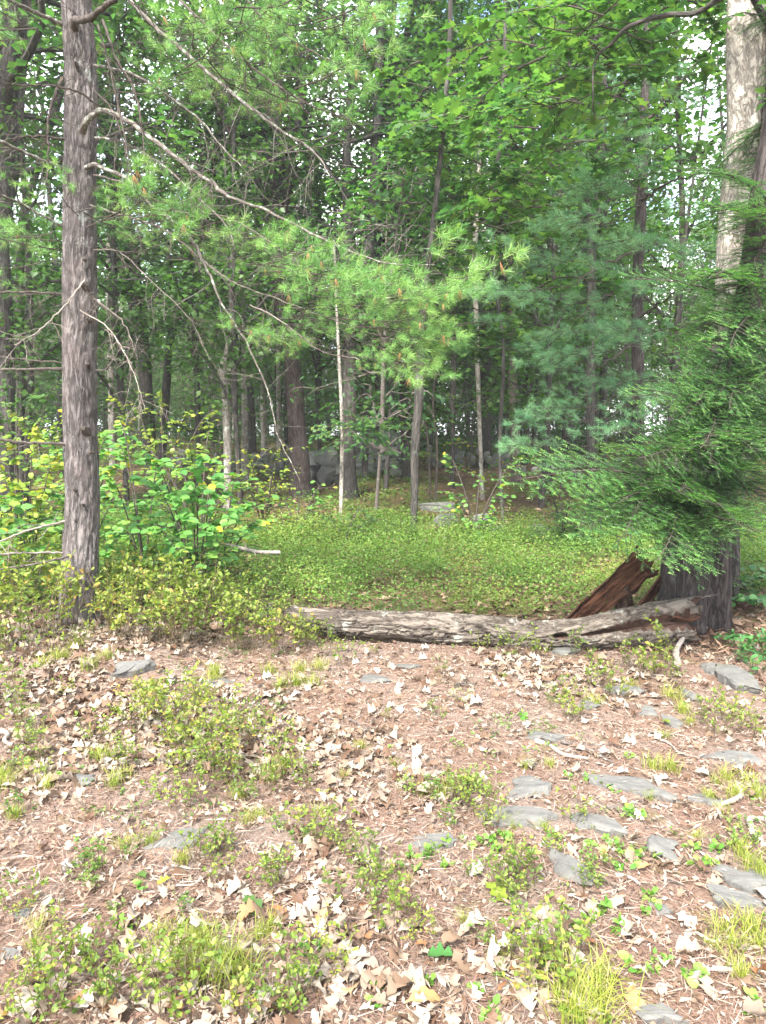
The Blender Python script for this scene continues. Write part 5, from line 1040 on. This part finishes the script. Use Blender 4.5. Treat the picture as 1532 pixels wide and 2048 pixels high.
for x, y, s in ((215, 1940, .8), (300, 1945, .7), (380, 1975, .8), (250, 2020, .9), (385, 2035, .9), (560, 2030, .8), (600, 2000, .85), (645, 1965, .85), (670, 1930, .6), (520, 2045, .8), (110, 2050, .9), (205, 2045, .9),
                (395, 1718, .8), (440, 1705, .8), (415, 1725, .7), (25, 1832, .7), (50, 1840, .4), (550, 1795, .7), (530, 1780, .5), (625, 1690, .9), (655, 1700, .7), (690, 1700, .8), (700, 1730, .5), (745, 1745, .8), (720, 1812, .8), (770, 1760, .6), (735, 1790, .6),
                (930, 1625, .8), (955, 1640, .8), (900, 1610, .8), (960, 1600, .7), (985, 1660, .7), (1010, 1780, .8), (1050, 1790, .9), (1070, 1765, .8), (1030, 1755, .7), (1080, 1975, .9), (1120, 1950, .9), (1060, 1940, .8), (1150, 1925, .8), (1000, 1925, .5),
                (1040, 1830, .6), (1210, 1745, .5), (1170, 1780, .5), (50, 1500, 1.0), (90, 1525, .9), (30, 1460, 1.0), (75, 1570, .7), (190, 1490, .8), (590, 1560, .9), (560, 1500, .9), (540, 1580, .8), (625, 1580, .7), (470, 1580, .8), (490, 1610, .7), (360, 1630, .9), (330, 1600, .9), (380, 1600, .9), (10, 1400, 1.3), (5, 1420, 1.2),
                (690, 1330, 1.0), (650, 1310, 1.1), (610, 1300, 1.2), (870, 1290, .7), (960, 1305, .8), (1010, 1308, .9), (1050, 1315, 1.0), (1085, 1320, .9), (1160, 1315, 1.0), (1145, 1400, .9), (1190, 1375, 1.0), (1210, 1390, .9), (1290, 1360, 1.1), (1260, 1340, 1.2), (1310, 1350, 1.1), (1340, 1370, .9), (1230, 1400, .9), (1150, 1440, .9), (1140, 1450, .9), (1100, 1420, .7),
                (1450, 1440, .9), (1430, 1470, 1.0), (1470, 1460, .9), (1500, 1480, .9), (1400, 1450, .7), (870, 1440, .6), (780, 1440, .4), (880, 1350, .5), (745, 1310, .5), (920, 1410, .5)): plant('blue', x, y, s)
for x, y, s in ((300, 1470, .85), (350, 1500, .9), (405, 1490, .85), (450, 1520, .8), (330, 1440, .75), (380, 1545, .7), (430, 1560, .75), (285, 1430, .6), (480, 1560, .6), (500, 1500, .6), (245, 1545, .5), (400, 1430, .6)): plant('bush', x, y, s)
for x, y, s in ((20, 1310, 1.5), (70, 1285, 1.5), (-40, 1300, 1.6), (110, 1265, 1.3), (40, 1250, 1.7), (100, 1235, 1.6), (215, 1270, 1.0), (250, 1280, 1.1), (290, 1290, 1.1), (330, 1295, 1.2), (375, 1290, 1.3), (420, 1295, 1.2), (460, 1300, 1.2), (500, 1310, 1.1), (545, 1312, 1.0), (590, 1295, .9), (240, 1250, 1.3), (290, 1245, 1.4), (340, 1250, 1.4), (390, 1250, 1.4), (440, 1255, 1.3), (490, 1262, 1.2), (540, 1275, 1.0), (575, 1262, .7),
                (220, 1225, 1.4), (270, 1215, 1.4), (330, 1215, 1.4), (390, 1215, 1.4), (450, 1225, 1.1), (30, 1215, 1.6), (100, 1200, 1.6), (630, 1290, .6), (168, 1292, .45), (-60, 1240, 1.7)): plant('bush', x, y, s)
for x, y in ((1182, 1566), (1210, 1580), (1232, 1590), (1135, 1560), (960, 1690), (945, 1705), (975, 1700), (1003, 1690), (1008, 1678), (1002, 1705), (1095, 1670), (1120, 1680), (1180, 1700), (1178, 1690), (1220, 1688), (1232, 1700), (1246, 1720), (1262, 1735), (1250, 1745), (1265, 1728), (1225, 1690), (1300, 1720), (1250, 1640), (1270, 1636), (1385, 1715), (1402, 1745), (1425, 1730), (1440, 1700), (1448, 1695),
             (896, 1698), (898, 1735), (820, 1750), (845, 1715), (830, 1720), (1025, 1830), (1045, 1868), (1060, 1870), (1110, 1855), (1135, 1858), (1150, 1862), (1130, 1885), (1245, 1870), (1240, 1872), (1180, 1860), (1300, 1830), (1298, 1818), (1295, 1805), (1190, 1835), (1220, 1840), (1200, 1822), (1320, 1932), (1330, 1925), (1265, 1955), (1305, 1955), (1385, 1970), (1395, 1968), (950, 1985), (985, 2030), (975, 2040), (1000, 2045), (1140, 2045), (1210, 2040), (1495, 2025), (1500, 2035), (770, 1985), (845, 1985), (1255, 1515), (1040, 1440), (780, 1500), (20, 1530), (115, 1560), (60, 1530), (560, 1445), (520, 1460), (1510, 1330), (285, 1790), (260, 1860), (245, 1865), (590, 1905), (650, 1910), (750, 2020), (240, 1590)): plant('seed', x, y, random.uniform(.75, 1.25))
for x, y, s in ((1475, 1330, .7), (1510, 1350, .75), (1530, 1325, .8), (1490, 1310, .7), (1545, 1350, .8), (1455, 1300, .5)): plant('laur', x, y, s)
for x, y, s in ((180, 1760, .9), (200, 1745, .8), (165, 1770, .6), (30, 1640, .8), (930, 1590, .9), (870, 1610, .8), (1170, 1745, .6), (1190, 1770, .6), (180, 1790, .5), (600, 1700, .7), (560, 1730, .6), (900, 1660, .7), (820, 1590, .7), (1480, 1700, .7), (1500, 1690, .6), (260, 1720, .5)): plant('oliv', x, y, s)
for x, y, s in ((448, 1965, .8), (1172, 2030, .85), (395, 1900, .5)): plant('graB', x, y, s)
for x, y, s in ((375, 1890, .8), (540, 1870, .8), (520, 1880, .6), (230, 1575, 1.0), (210, 1525, 1.1), (250, 1560, .9), (200, 1520, .9), (545, 1560, 1.1), (575, 1540, .9), (480, 1600, .9), (95, 1580, .8), (10, 1580, 1.1), (5, 1560, 1.0), (560, 1380, 1.2), (590, 1370, 1.2), (625, 1375, 1.3), (600, 1345, 1.2), (540, 1350, 1.0), (640, 1340, 1.0), (430, 1350, 1.1), (425, 1365, 1.0), (180, 1340, 1.2), (120, 1320, 1.2), (90, 1330, 1.1), (215, 1320, 1.0), (150, 1300, 1.0),
                (1310, 1540, .9), (1340, 1545, 1.0), (1470, 1600, .8), (1500, 1570, .9), (1450, 1560, .8), (1515, 1600, .9), (1380, 1450, .8), (1365, 1425, 1.0), (1345, 1400, 1.1), (1260, 1380, .9), (1190, 1410, .9), (1480, 1710, .8), (1500, 1740, .8), (1525, 1760, .9), (1440, 1870, .8), (1470, 1900, .8), (1500, 1870, .9), (1520, 1900, .8), (1480, 1960, .8), (1430, 1900, .6), (1050, 1540, .6), (1100, 1535, .6), (900, 1580, .8), (880, 1600, .8), (940, 1570, .8), (850, 1590, .7), (970, 1640, .6), (1330, 1480, .7), (1420, 1600, .6), (1300, 1600, .5),
                (690, 1560, .5), (640, 1630, .6), (500, 1650, .7), (520, 1640, .7), (300, 1690, .6), (250, 1700, .6), (720, 1500, .6), (30, 1640, .8), (1200, 1960, .7), (1010, 1650, .6)): plant('gras', x, y, s)
# extra small growth scattered over the clearing
rp_ = random.Random(21); c = 0
while c < 70:
    x, y = rp_.uniform(-20, 1550), 1330 + 700 * rp_.random()
    d = fbm(np.array([[x / 260, y / 120, 3.0]]), 77, 2)[0]
    if d < .5: continue
    plant(rp_.choice(['blue', 'gras', 'seed', 'oliv', 'gras', 'seed']), x, y, rp_.uniform(.35, .7)); c += 1
# leafy shrubs behind: real stems from the ground to given tips, broad leaves in flat sprays
def broad_shrub(name, label, cat, bx, by, tips, mat, leaf=.085, per=34, Y=None, tspread=.35, template=None, barkm='dark_twig', w=4.5):
    Y = Y or G(bx, by).y; base = at(bx, by, Y); base.z = H(base.x, Y); root = empty(name, base, label, cat)
    A, B = MB(), MB(); P, D, Q = [], [], []
    for (tx, ty) in tips:
        t = at(tx, ty, Y + random.uniform(-tspread, tspread)) - base; pts = smooth_path([(0, 0, -.03), (t.x * .25, t.y * .3, t.z * .45), (t.x * .7, t.y * .7, t.z * .88), tuple(t)], 14)
        r0 = w / 2 / F * Y; tube(A, pts, np.linspace(r0, r0 * .25, 14), 6, 0, caps=False)
        lines = [pts[6:]]
        for k in range(7):
            i = 4 + k; s = (-1) ** k; az = math.atan2(t.y, t.x) + s * random.uniform(.6, 1.3); l = random.uniform(.18, .42); e = pts[i] + np.array([math.cos(az) * l, math.sin(az) * l, random.uniform(-.06, .1)]); tw = smooth_path([pts[i], (pts[i] + e) / 2 + [0, 0, .02], e], 6)
            tube(A, tw, np.linspace(r0 * .4, r0 * .15, 6), 4, 0, caps=False); lines.append(tw)
        for k in range(int(per * 2.1)):
            c = lines[random.randrange(len(lines)) if random.random() < .8 else 0]; q = random.uniform(.1, 1) * (len(c) - 1.01); i = int(q); p = c[i] * (1 - q + i) + c[i + 1] * (q - i); ax = nrm(c[i + 1] - c[i]); an = random.choice((-1, 1)) * random.uniform(.5, 1.3)
            D.append((ax[0] * math.cos(an) - ax[1] * math.sin(an), ax[0] * math.sin(an) + ax[1] * math.cos(an), random.gauss(-.1, .15))); P.append(p); Q.append(random.gauss(.4, .22))
    n = len(P); N = up_normals(n, .42) + np.array([0, -.5, 0]); put('stems', A.mesh('stems', [M[barkm]]), root)
    scatter(B, template or T_round, np.array(P), frames(np.array(D), N), leaf * 0.9 * rng.uniform(.6, 1.15, n), np.clip(np.array(Q), 0, 1), 0); put('foliage', B.mesh('foliage', [M[mat]]), root); return root
bs = broad_shrub
HZ = 'hazel_leaf'
bs('leafy_shrub', 'bright green broad leaved shrub on a thin dark stem, centre of the left thicket', 'shrub', 395, 1195, [(300, 960), (345, 985), (440, 945), (490, 1010), (400, 905), (345, 1030), (300, 1040), (430, 1040), (380, 960), (290, 900)], HZ, .088, 34, 5.9)
bs('leafy_shrub', 'green shrub close behind the right side of the big pine', 'shrub', 290, 1180, [(240, 890), (270, 1000), (215, 950), (250, 1060), (300, 1090), (240, 840), (320, 920)], HZ, .085, 32, 6.3)
bs('leafy_shrub', 'yellowing shrub at the left edge, tallest part left of the big pine', 'shrub', 60, 1190, [(20, 860), (70, 850), (115, 910), (10, 950), (90, 980), (50, 1020), (-20, 900), (30, 1080)], 'yellow_leaf', .082, 34, 6.2)
bs('leafy_shrub', 'green and yellow shrub cut by the left edge, lower part', 'shrub', -20, 1200, [(20, 990), (60, 1050), (10, 1060), (90, 1090), (-30, 970), (110, 1030)], HZ, .088, 34, 5.9)
bs('leafy_shrub', 'pale yellow shrub further back, filling the gap behind the big pine', 'shrub', 150, 1120, [(110, 850), (210, 860), (60, 900), (180, 920), (230, 980), (90, 960), (130, 820), (240, 900), (20, 820)], 'yellow_leaf', .08, 42, 8.5, .6)
bs('leafy_shrub', 'wide yellow green shrub behind the bright green one', 'shrub', 400, 1090, [(330, 870), (380, 900), (440, 930), (470, 970), (300, 940), (350, 990), (420, 860), (270, 880), (500, 960)], 'yellow_leaf', .075, 42, 9.0, .6)
bs('leafy_shrub', 'small leaved yellow shrub left of the reddish leaning oak', 'shrub', 530, 1060, [(565, 890), (500, 925), (470, 945), (545, 950), (575, 930), (520, 980), (560, 970), (490, 900)], 'yellow_leaf', .06, 40, 10.5, .5)
bs('leafy_shrub', 'little sapling with drooping green leaves in front of the reddish leaning oak', 'sapling', 595, 1085, [(650, 965), (565, 1000), (622, 1010), (600, 985), (575, 1030), (640, 1000)], HZ, .085, 15, 10.2)
bs('leafy_shrub', 'small bright green shrub at the foot of the pencil thin sapling', 'shrub', 690, 1095, [(745, 1040), (650, 1032), (722, 1015), (645, 1075), (700, 1050), (740, 1070), (610, 1065)], 'maple_leaf', .10, 14, 9.8)
bs('leafy_shrub', 'young light green shrub growing around the foot of the pale sapling', 'shrub', 950, 1095, [(900, 985), (1042, 915), (890, 905), (962, 950), (1000, 985), (912, 1020), (975, 1040), (940, 1060)], HZ, .085, 16, 10.2)
bs('leafy_shrub', 'dark green low shrub on the slope left of the hemlock bough tips', 'shrub', 1160, 1095, [(1120, 1030), (1190, 1030), (1150, 1050), (1205, 1075), (1135, 1070), (1175, 1010)], 'maple_leaf', .085, 26, 9.8)
bs('leafy_shrub', 'thin green sapling on the slope under the hemlock bough tip', 'sapling', 1125, 1075, [(1095, 980), (1150, 975), (1120, 960), (1110, 1010)], 'maple_leaf', .08, 14, 10.2)
bs('leafy_shrub', 'yellow green shrub at far left, beyond the yellowing one', 'shrub', 40, 1060, [(10, 760), (70, 780), (120, 760), (40, 700), (90, 830), (-10, 820)], 'maple_leaf', .08, 46, 10.0, .7)
bs('leafy_shrub', 'pale green shrub far back right of the big pine, under the dead branches', 'shrub', 330, 1020, [(260, 800), (320, 780), (380, 820), (300, 860), (430, 820), (220, 790)], 'yellow_leaf', .08, 46, 12.0, .8)
bs('leafy_shrub', 'bright leafy shrub behind the big pine, its sprays showing on both sides', 'shrub', 170, 1170, [(120, 900), (215, 870), (100, 980), (225, 930), (235, 1000), (110, 1050), (220, 1090), (90, 860)], HZ, .085, 34, 7.0, .5)
bs('leafy_shrub', 'low bright shrub right of the bright green one, reaching toward the snag', 'shrub', 450, 1180, [(500, 1000), (470, 960), (520, 1040), (450, 1060), (400, 1080), (480, 1090), (370, 1100)], HZ, .08, 26, 7.2, .5)
bs('leafy_shrub', 'glossy green shrub growing at the right edge under the hemlock', 'shrub', 1540, 1235, [(1490, 1200), (1530, 1140), (1570, 1120), (1500, 1160)], 'laurel_leaf', .08, 20, 5.9)

# ------------------------------------------------------------------ stuff: blueberry carpet, slope growth, litter, needles
def in_log(x, y): return (-.75 < x < 2.35) and (5.05 < y < 5.5)
mb = MB(); r = np.random.default_rng(77)
def carpet(n, xr, yr, h, leaf, per, thr, seed, tmpl, dens_scale=.7):
    X = r.uniform(*xr, n); Y = yr[0] + (yr[1] - yr[0]) * r.random(n) ** .85; X = X * (Y / yr[1] if yr[1] > 20 else 1)
    d = fbm(np.stack([X * dens_scale, Y * dens_scale, X * 0 + seed], 1), seed, 4); keep = (d > thr)
    X, Y, d = X[keep], Y[keep], d[keep]; Z = terrain(X, Y); m = len(X)
    hh_ = h * (.5 + 1.1 * r.random(m)) * (.7 + 1.2 * (d - thr)); tone = .25 + 1.0 * (fbm(np.stack([X * 1.3, Y * 1.3, X * 0], 1), seed + 9, 3) - .5) + .2
    P = np.repeat(np.stack([X, Y, Z], 1), per, 0); u = r.random(m * per); a = r.uniform(0, 6.283, m * per); rad = h * .75 * np.sqrt(r.random(m * per)) * (.4 + u)
    P = P + np.stack([np.cos(a) * rad, np.sin(a) * rad, np.repeat(hh_, per) * (.25 + .75 * u ** .7)], 1)
    D = np.stack([np.cos(a) + r.normal(0, .6, len(a)), np.sin(a) + r.normal(0, .6, len(a)), r.normal(.25, .4, len(a))], 1); N = up_normals(len(a), .6)
    ok = ~((P[:, 0] > -.72) & (P[:, 0] < 2.4) & (P[:, 1] > 5.05) & (P[:, 1] < 5.52))
    q = np.clip(np.repeat(tone, per) + .35 * (u - .5) + r.normal(0, .12, len(a)), 0, 1)
    scatter(mb, tmpl, P[ok], frames(D, N)[ok], leaf * r.uniform(.6, 1.2, len(a))[ok], q[ok], 0)
carpet(5000, (-5.5, 6.0), (5.65, 10.8), .27, .032, 48, .32, 3, T_simple, 1.1)
cpo = put('blueberry_carpet', mb.mesh('blueberry_carpet', [M['carpet_leaf']])); tag(cpo, 'knee low carpet of blueberry growth behind the fallen log', 'ground cover', kind='stuff')
mb = MB(); carpet(5200, (-14, 14), (9.8, 26), .16, .05, 22, .51, 13, T_simple, .5)
cpo = put('slope_undergrowth', mb.mesh('slope_undergrowth', [M['carpet_leaf']])); tag(cpo, 'patchy low green growth on the shaded slope', 'ground cover', kind='stuff')
mb = MB(); carpet(1500, (-3.6, 3.6), (2.0, 5.3), .035, .018, 12, .56, 23, T_simple, 1.4)
cpo = put('moss_and_sprigs', mb.mesh('moss_and_sprigs', [M['carpet_leaf']])); tag(cpo, 'tiny low sprigs and moss over the clearing floor', 'ground cover', kind='stuff')
# stems in the carpet
mb = MB(); n = 5000; X = r.uniform(-5, 6, n); Y = r.uniform(5.6, 10.5, n); Z = terrain(X, Y); D = np.stack([r.normal(0, .3, n), r.normal(0, .3, n), np.ones(n)], 1)
scatter(mb, T_needle, np.stack([X, Y, Z], 1), frames(D, r.normal(0, 1, (n, 3))), np.stack([np.full(n, .004), r.uniform(.12, .3, n), np.ones(n)], 1), r.random(n))
tag(put('shrub_stems', mb.mesh('shrub_stems', [M['green_stem']])), 'thin woody stems under the blueberry carpet', 'ground cover', kind='stuff')

def litter_density(X, Y):
    base = fbm(np.stack([X * .9, Y * .9, X * 0], 1), 51, 3)
    pxx = X / np.maximum(Y, .5)
    path = np.exp(-((X - (.12 + .42 * (4.8 - Y) * .35)) / .7) ** 2) * ss((Y - 2.6) / 1.2) * .10
    rightlow = ss((X - .55) / .6) * (1 - ss((Y - 3.6) / .8)) * .16
    leftneedle = np.exp(-((X + 1.0) / .42) ** 2 - ((Y - 2.75) / .38) ** 2) * .25
    heap = -.5 * ss((X - 1.8) / .3) * ss((Y - 4.8) / .3) + np.exp(-((X + .1) / .8) ** 2 - ((Y - 2.1) / .8) ** 2) * .24 + np.exp(-((X + 1.1) / 1.1) ** 2 - ((Y - 3.7) / .5) ** 2) * .10 + np.exp(-((X + .1) / .9) ** 2 - ((Y - 3.4) / .4) ** 2) * .08
    return base - path - rightlow - leftneedle + heap
def leaf_field(n, xr, yr, thr, size, tmpls, soft=.12, zoff=.014):
    X = r.uniform(*xr, n); Y = r.uniform(*yr, n); d = litter_density(X, Y); k = r.random(n) < np.clip((d - thr) / soft, .10, .8); X, Y = X[k], Y[k]
    m = len(X); P = np.stack([X, Y, terrain(X, Y) + zoff + r.random(m) * .016], 1); a = r.uniform(0, 6.283, m); D = np.stack([np.cos(a), np.sin(a), r.normal(0, .12, m)], 1); N = up_normals(m, .30)
    N[r.random(m) < .35, 2] *= -1
    return P, frames(D, N), size * r.uniform(.45, 1.25, m), r.random(m)
mb = MB(); P, Rm, S, A = leaf_field(40000, (-3.9, 3.9), (1.35, 6.0), .42, .062, None, .26, .010); inside = (P[:, 1] > 5.02) & (P[:, 1] < 5.5) & (P[:, 0] > -.8) & (P[:, 0] < 2.3)
inside |= ~off_slab(P, .08); P, Rm, S, A = P[~inside], Rm[~inside], S[~inside], A[~inside]
D2 = np.linalg.norm(P - [0, 0, EYE], axis=1); order = np.argsort(D2 - S * 6 + 4 * (abs(P[:, 0]) > (P[:, 1] * .55 + .1)) + 9 * (P[:, 1] < 1.72)); single, rest_ = order[:280], order[280:]
for t in range(6):
    s = rest_[t::6]; nr = s[D2[s] < 3.6]; fr2 = s[D2[s] >= 3.6]
    scatter(mb, T_dead[t], P[nr], Rm[nr], S[nr], A[nr]); scatter(mb, T_dead_far[t % 3], P[fr2], Rm[fr2], S[fr2], A[fr2])
tag(put('leaf_litter', mb.mesh('leaf_litter', [M['dead_leaf']])), 'pale dry oak leaves littering the clearing', 'leaf litter', kind='stuff')
LEAFM = []
for t in range(6):
    for tone in (.3, .55, .8): mb = MB(); mb.add(T_dead[t][0], T_dead[t][1], tone); LEAFM.append(mb.mesh('leaf', [M['dead_leaf']]))
for k in single:
    q = Matrix(Rm[k].tolist()).to_quaternion(); put('leaf', LEAFM[int(r.integers(18))], ground, P[k] + np.array([0, 0, .006]), q, float(S[k]) * 1.12)
# single marked leaves: green lobed leaves and rusty ones lying on the litter
for (x, y, s, mt, lab) in ((488, 1808, .10, 'maple_leaf', 'fallen green lobed leaf lying on the dead leaves, lower left'), (293, 1778, .06, 'maple_leaf', 'small fallen green leaf beside the long pale twig'), (915, 1942, .09, 'laurel_leaf', 'dull green fallen leaf left of the fine pale twig'), (968, 1784, .10, 'yellow_leaf', 'pale yellow green fallen leaf, path centre'), (1206, 1706, .06, 'brown_needle', 'rusty orange leaf below the curved slab'), (1302, 1748, .055, 'brown_needle', 'small rusty leaf below the slate blade'), (810, 2030, .10, 'brown_needle', 'curled orange brown leaf at the bottom edge'), (1340, 1460, .07, 'yellow_leaf', 'fallen yellow leaf on the small cobble'), (345, 1775, .05, 'yellow_leaf', 'small yellow fallen leaf by the pale forked twig')):
    mb = MB(); tl = strip_leaf(*OAKN, fold=.25, curl=.04, droop=.1); mb.add(tl[0], tl[1], .6); o = put('fallen_leaf', mb.mesh('fallen_leaf', [M[mt]]), None, G(x, y) + Vector((0, 0, .03)), Quaternion((0, 0, 1), random.uniform(0, 6)), s); tag(o, lab, 'leaf')
# forest litter beyond
mb = MB(); n = 26000; Y = 5.3 + 24 * r.random(n) ** 1.3; X = r.uniform(-.72, .72, n) * (Y + 1.5); Z = terrain(X, Y); a = r.uniform(0, 6.283, n)
scatter(mb, T_simple, np.stack([X, Y, Z + .012 + r.random(n) * .02], 1), frames(np.stack([np.cos(a), np.sin(a), r.normal(0, .2, n)], 1), up_normals(n, .4)), np.stack([.085 * r.uniform(.5, 1.2, n)] * 2 + [np.full(n, .10)], 1) * (1 + .03 * Y[:, None]), r.random(n))
tag(put('woodland_litter', mb.mesh('woodland_litter', [M['forest_litter']])), 'brown leaf litter on the shaded woodland floor', 'leaf litter', kind='stuff')
# fallen needles and twig crumbs
mb = MB(); n = 80000; Y = 1.4 + 4.6 * r.random(n) ** 1.15; X = r.uniform(-.66, .66, n) * (Y + .8); ks = off_slab(np.stack([X, Y], 1), .15); X, Y = X[ks], Y[ks]; n = len(X); Z = terrain(X, Y); a = r.uniform(0, 6.283, n)
w = np.where(r.random(n) < .10, .0036, .0015) * (1 + .12 * Y)
scatter(mb, T_needle, np.stack([X, Y, Z + .004 + r.random(n) * .016], 1), frames(np.stack([np.cos(a), np.sin(a), r.normal(0, .12, n)], 1), up_normals(n, .5)), np.stack([w, r.uniform(.03, .10, n), np.ones(n)], 1), np.clip(r.normal(.5, .25, n), 0, 1))
tag(put('needle_litter', mb.mesh('needle_litter', [M['straw']])), 'reddish fallen pine needles and crumbs over the clearing', 'needle litter', kind='stuff')
mb = MB(); n = 1500; X = r.normal(2.25, .38, n); Y = r.normal(5.25, .28, n); Z = terrain(X, Y); a = r.uniform(0, 6.283, n)
scatter(mb, T_simple, np.stack([X, Y, Z + .012 + r.random(n) * .02], 1), frames(np.stack([np.cos(a), np.sin(a), r.normal(0, .4, n)], 1), up_normals(n, .7)), np.stack([r.uniform(.012, .05, n), r.uniform(.02, .11, n), np.full(n, .04)], 1), r.random(n))
tag(put('wood_crumbs', mb.mesh('wood_crumbs', [M['forest_litter']])), 'dark crumbs of rotted wood around the hemlock foot', 'wood crumbs', kind='stuff')
# pale chips: pieces of bark, husks and broken leaf
mb = MB(); n = 34000; Y = 1.4 + 4.4 * r.random(n) ** 1.1; X = r.uniform(-.66, .66, n) * (Y + .8); ks = off_slab(np.stack([X, Y], 1), .15); X, Y = X[ks], Y[ks]; n = len(X); Z = terrain(X, Y); a = r.uniform(0, 6.283, n)
scatter(mb, T_simple, np.stack([X, Y, Z + .010 + r.random(n) * .012], 1), frames(np.stack([np.cos(a), np.sin(a), r.normal(0, .35, n)], 1), up_normals(n, .6)), np.stack([r.uniform(.006, .026, n), r.uniform(.012, .045, n), np.full(n, .03)], 1), r.random(n) ** 1.4)
tag(put('chip_litter', mb.mesh('chip_litter', [M['dead_leaf']])), 'small pale bark and leaf chips scattered over the path', 'litter', kind='stuff')

# ------------------------------------------------------------------ labels for the repeated low plants: by the nearest landmark
LAND += [(1115, 1262, 'the knot hole in the log'), (162, 1260, 'the big pine foot'), (1000, 1290, 'the middle of the log'), (700, 1270, 'the left end of the log'), (140, 1990, 'the tallest sprig'), (448, 1930, 'the big bright grass tuft'), (1172, 2000, 'the yellow green grass tuft'), (1120, 1508, 'the crossed sticks'), (1460, 1615, 'the crooked pale stick'), (933, 1376, 'the dark bark strip'), (488, 1808, 'the green lobed leaf'), (395, 1100, 'the bright green shrub'), (1415, 1968, 'the bleached wood chip')]
gl_ = {}
for o, desc, label in near_plants:
    if label: continue
    x, y = to_px(o.location); lm = min(LAND, key=lambda t: math.hypot(t[0] - x, (t[1] - y) * 1.4)); dx, dy = x - lm[0], (y - lm[1]) * 1.4
    side = ('right of' if dx > 0 else 'left of') if abs(dx) > abs(dy) else ('in front of' if dy > 0 else 'behind')
    gl_.setdefault((desc, side, lm[2]), []).append((math.hypot(dx, dy), o))
def short(s):
    w = s.split(); return s if len(w) <= 6 else ' '.join(w[:6])
for (desc, side, lm), lst in gl_.items():
    lst.sort(key=lambda t: t[0])
    for i, (_, o) in enumerate(lst): o['label'] = f'{desc} {side} {lm}' + (f', {ORD[min(i, 28)]}' if len(lst) > 1 else '')
print('tris', sum(len(m.loop_triangles) if m.loop_triangles else sum(1 for _ in ()) for m in bpy.data.meshes), 'faces', sum(len(m.polygons) for m in bpy.data.meshes), 'objects', len(bpy.data.objects))

# ------------------------------------------------------------------ the air between the trees
m_, n_, l_ = new_mat('haze'); pv = n_.new('ShaderNodeVolumePrincipled'); pv.inputs['Color'].default_value = (0.93, 0.97, 1.0, 1); pv.inputs['Density'].default_value = 0.0012; pv.inputs['Anisotropy'].default_value = 0.0
o_ = n_.new('ShaderNodeOutputMaterial'); l_.new(pv.outputs[0], o_.inputs['Volume'])
x0, x1, y0, y1, z0, z1 = -700, 700, -120, 800, -4.0, 26.0
mb = MB(); mb.add([(x, y, z) for z in (z0, z1) for y in (y0, y1) for x in (x0, x1)], [(0, 2, 3, 1), (4, 5, 7, 6), (0, 1, 5, 4), (2, 6, 7, 3), (0, 4, 6, 2), (1, 3, 7, 5)])
tag(put('haze', mb.mesh('haze', [m_], smooth=False)), 'thin damp air between the trees', 'haze', kind='stuff')
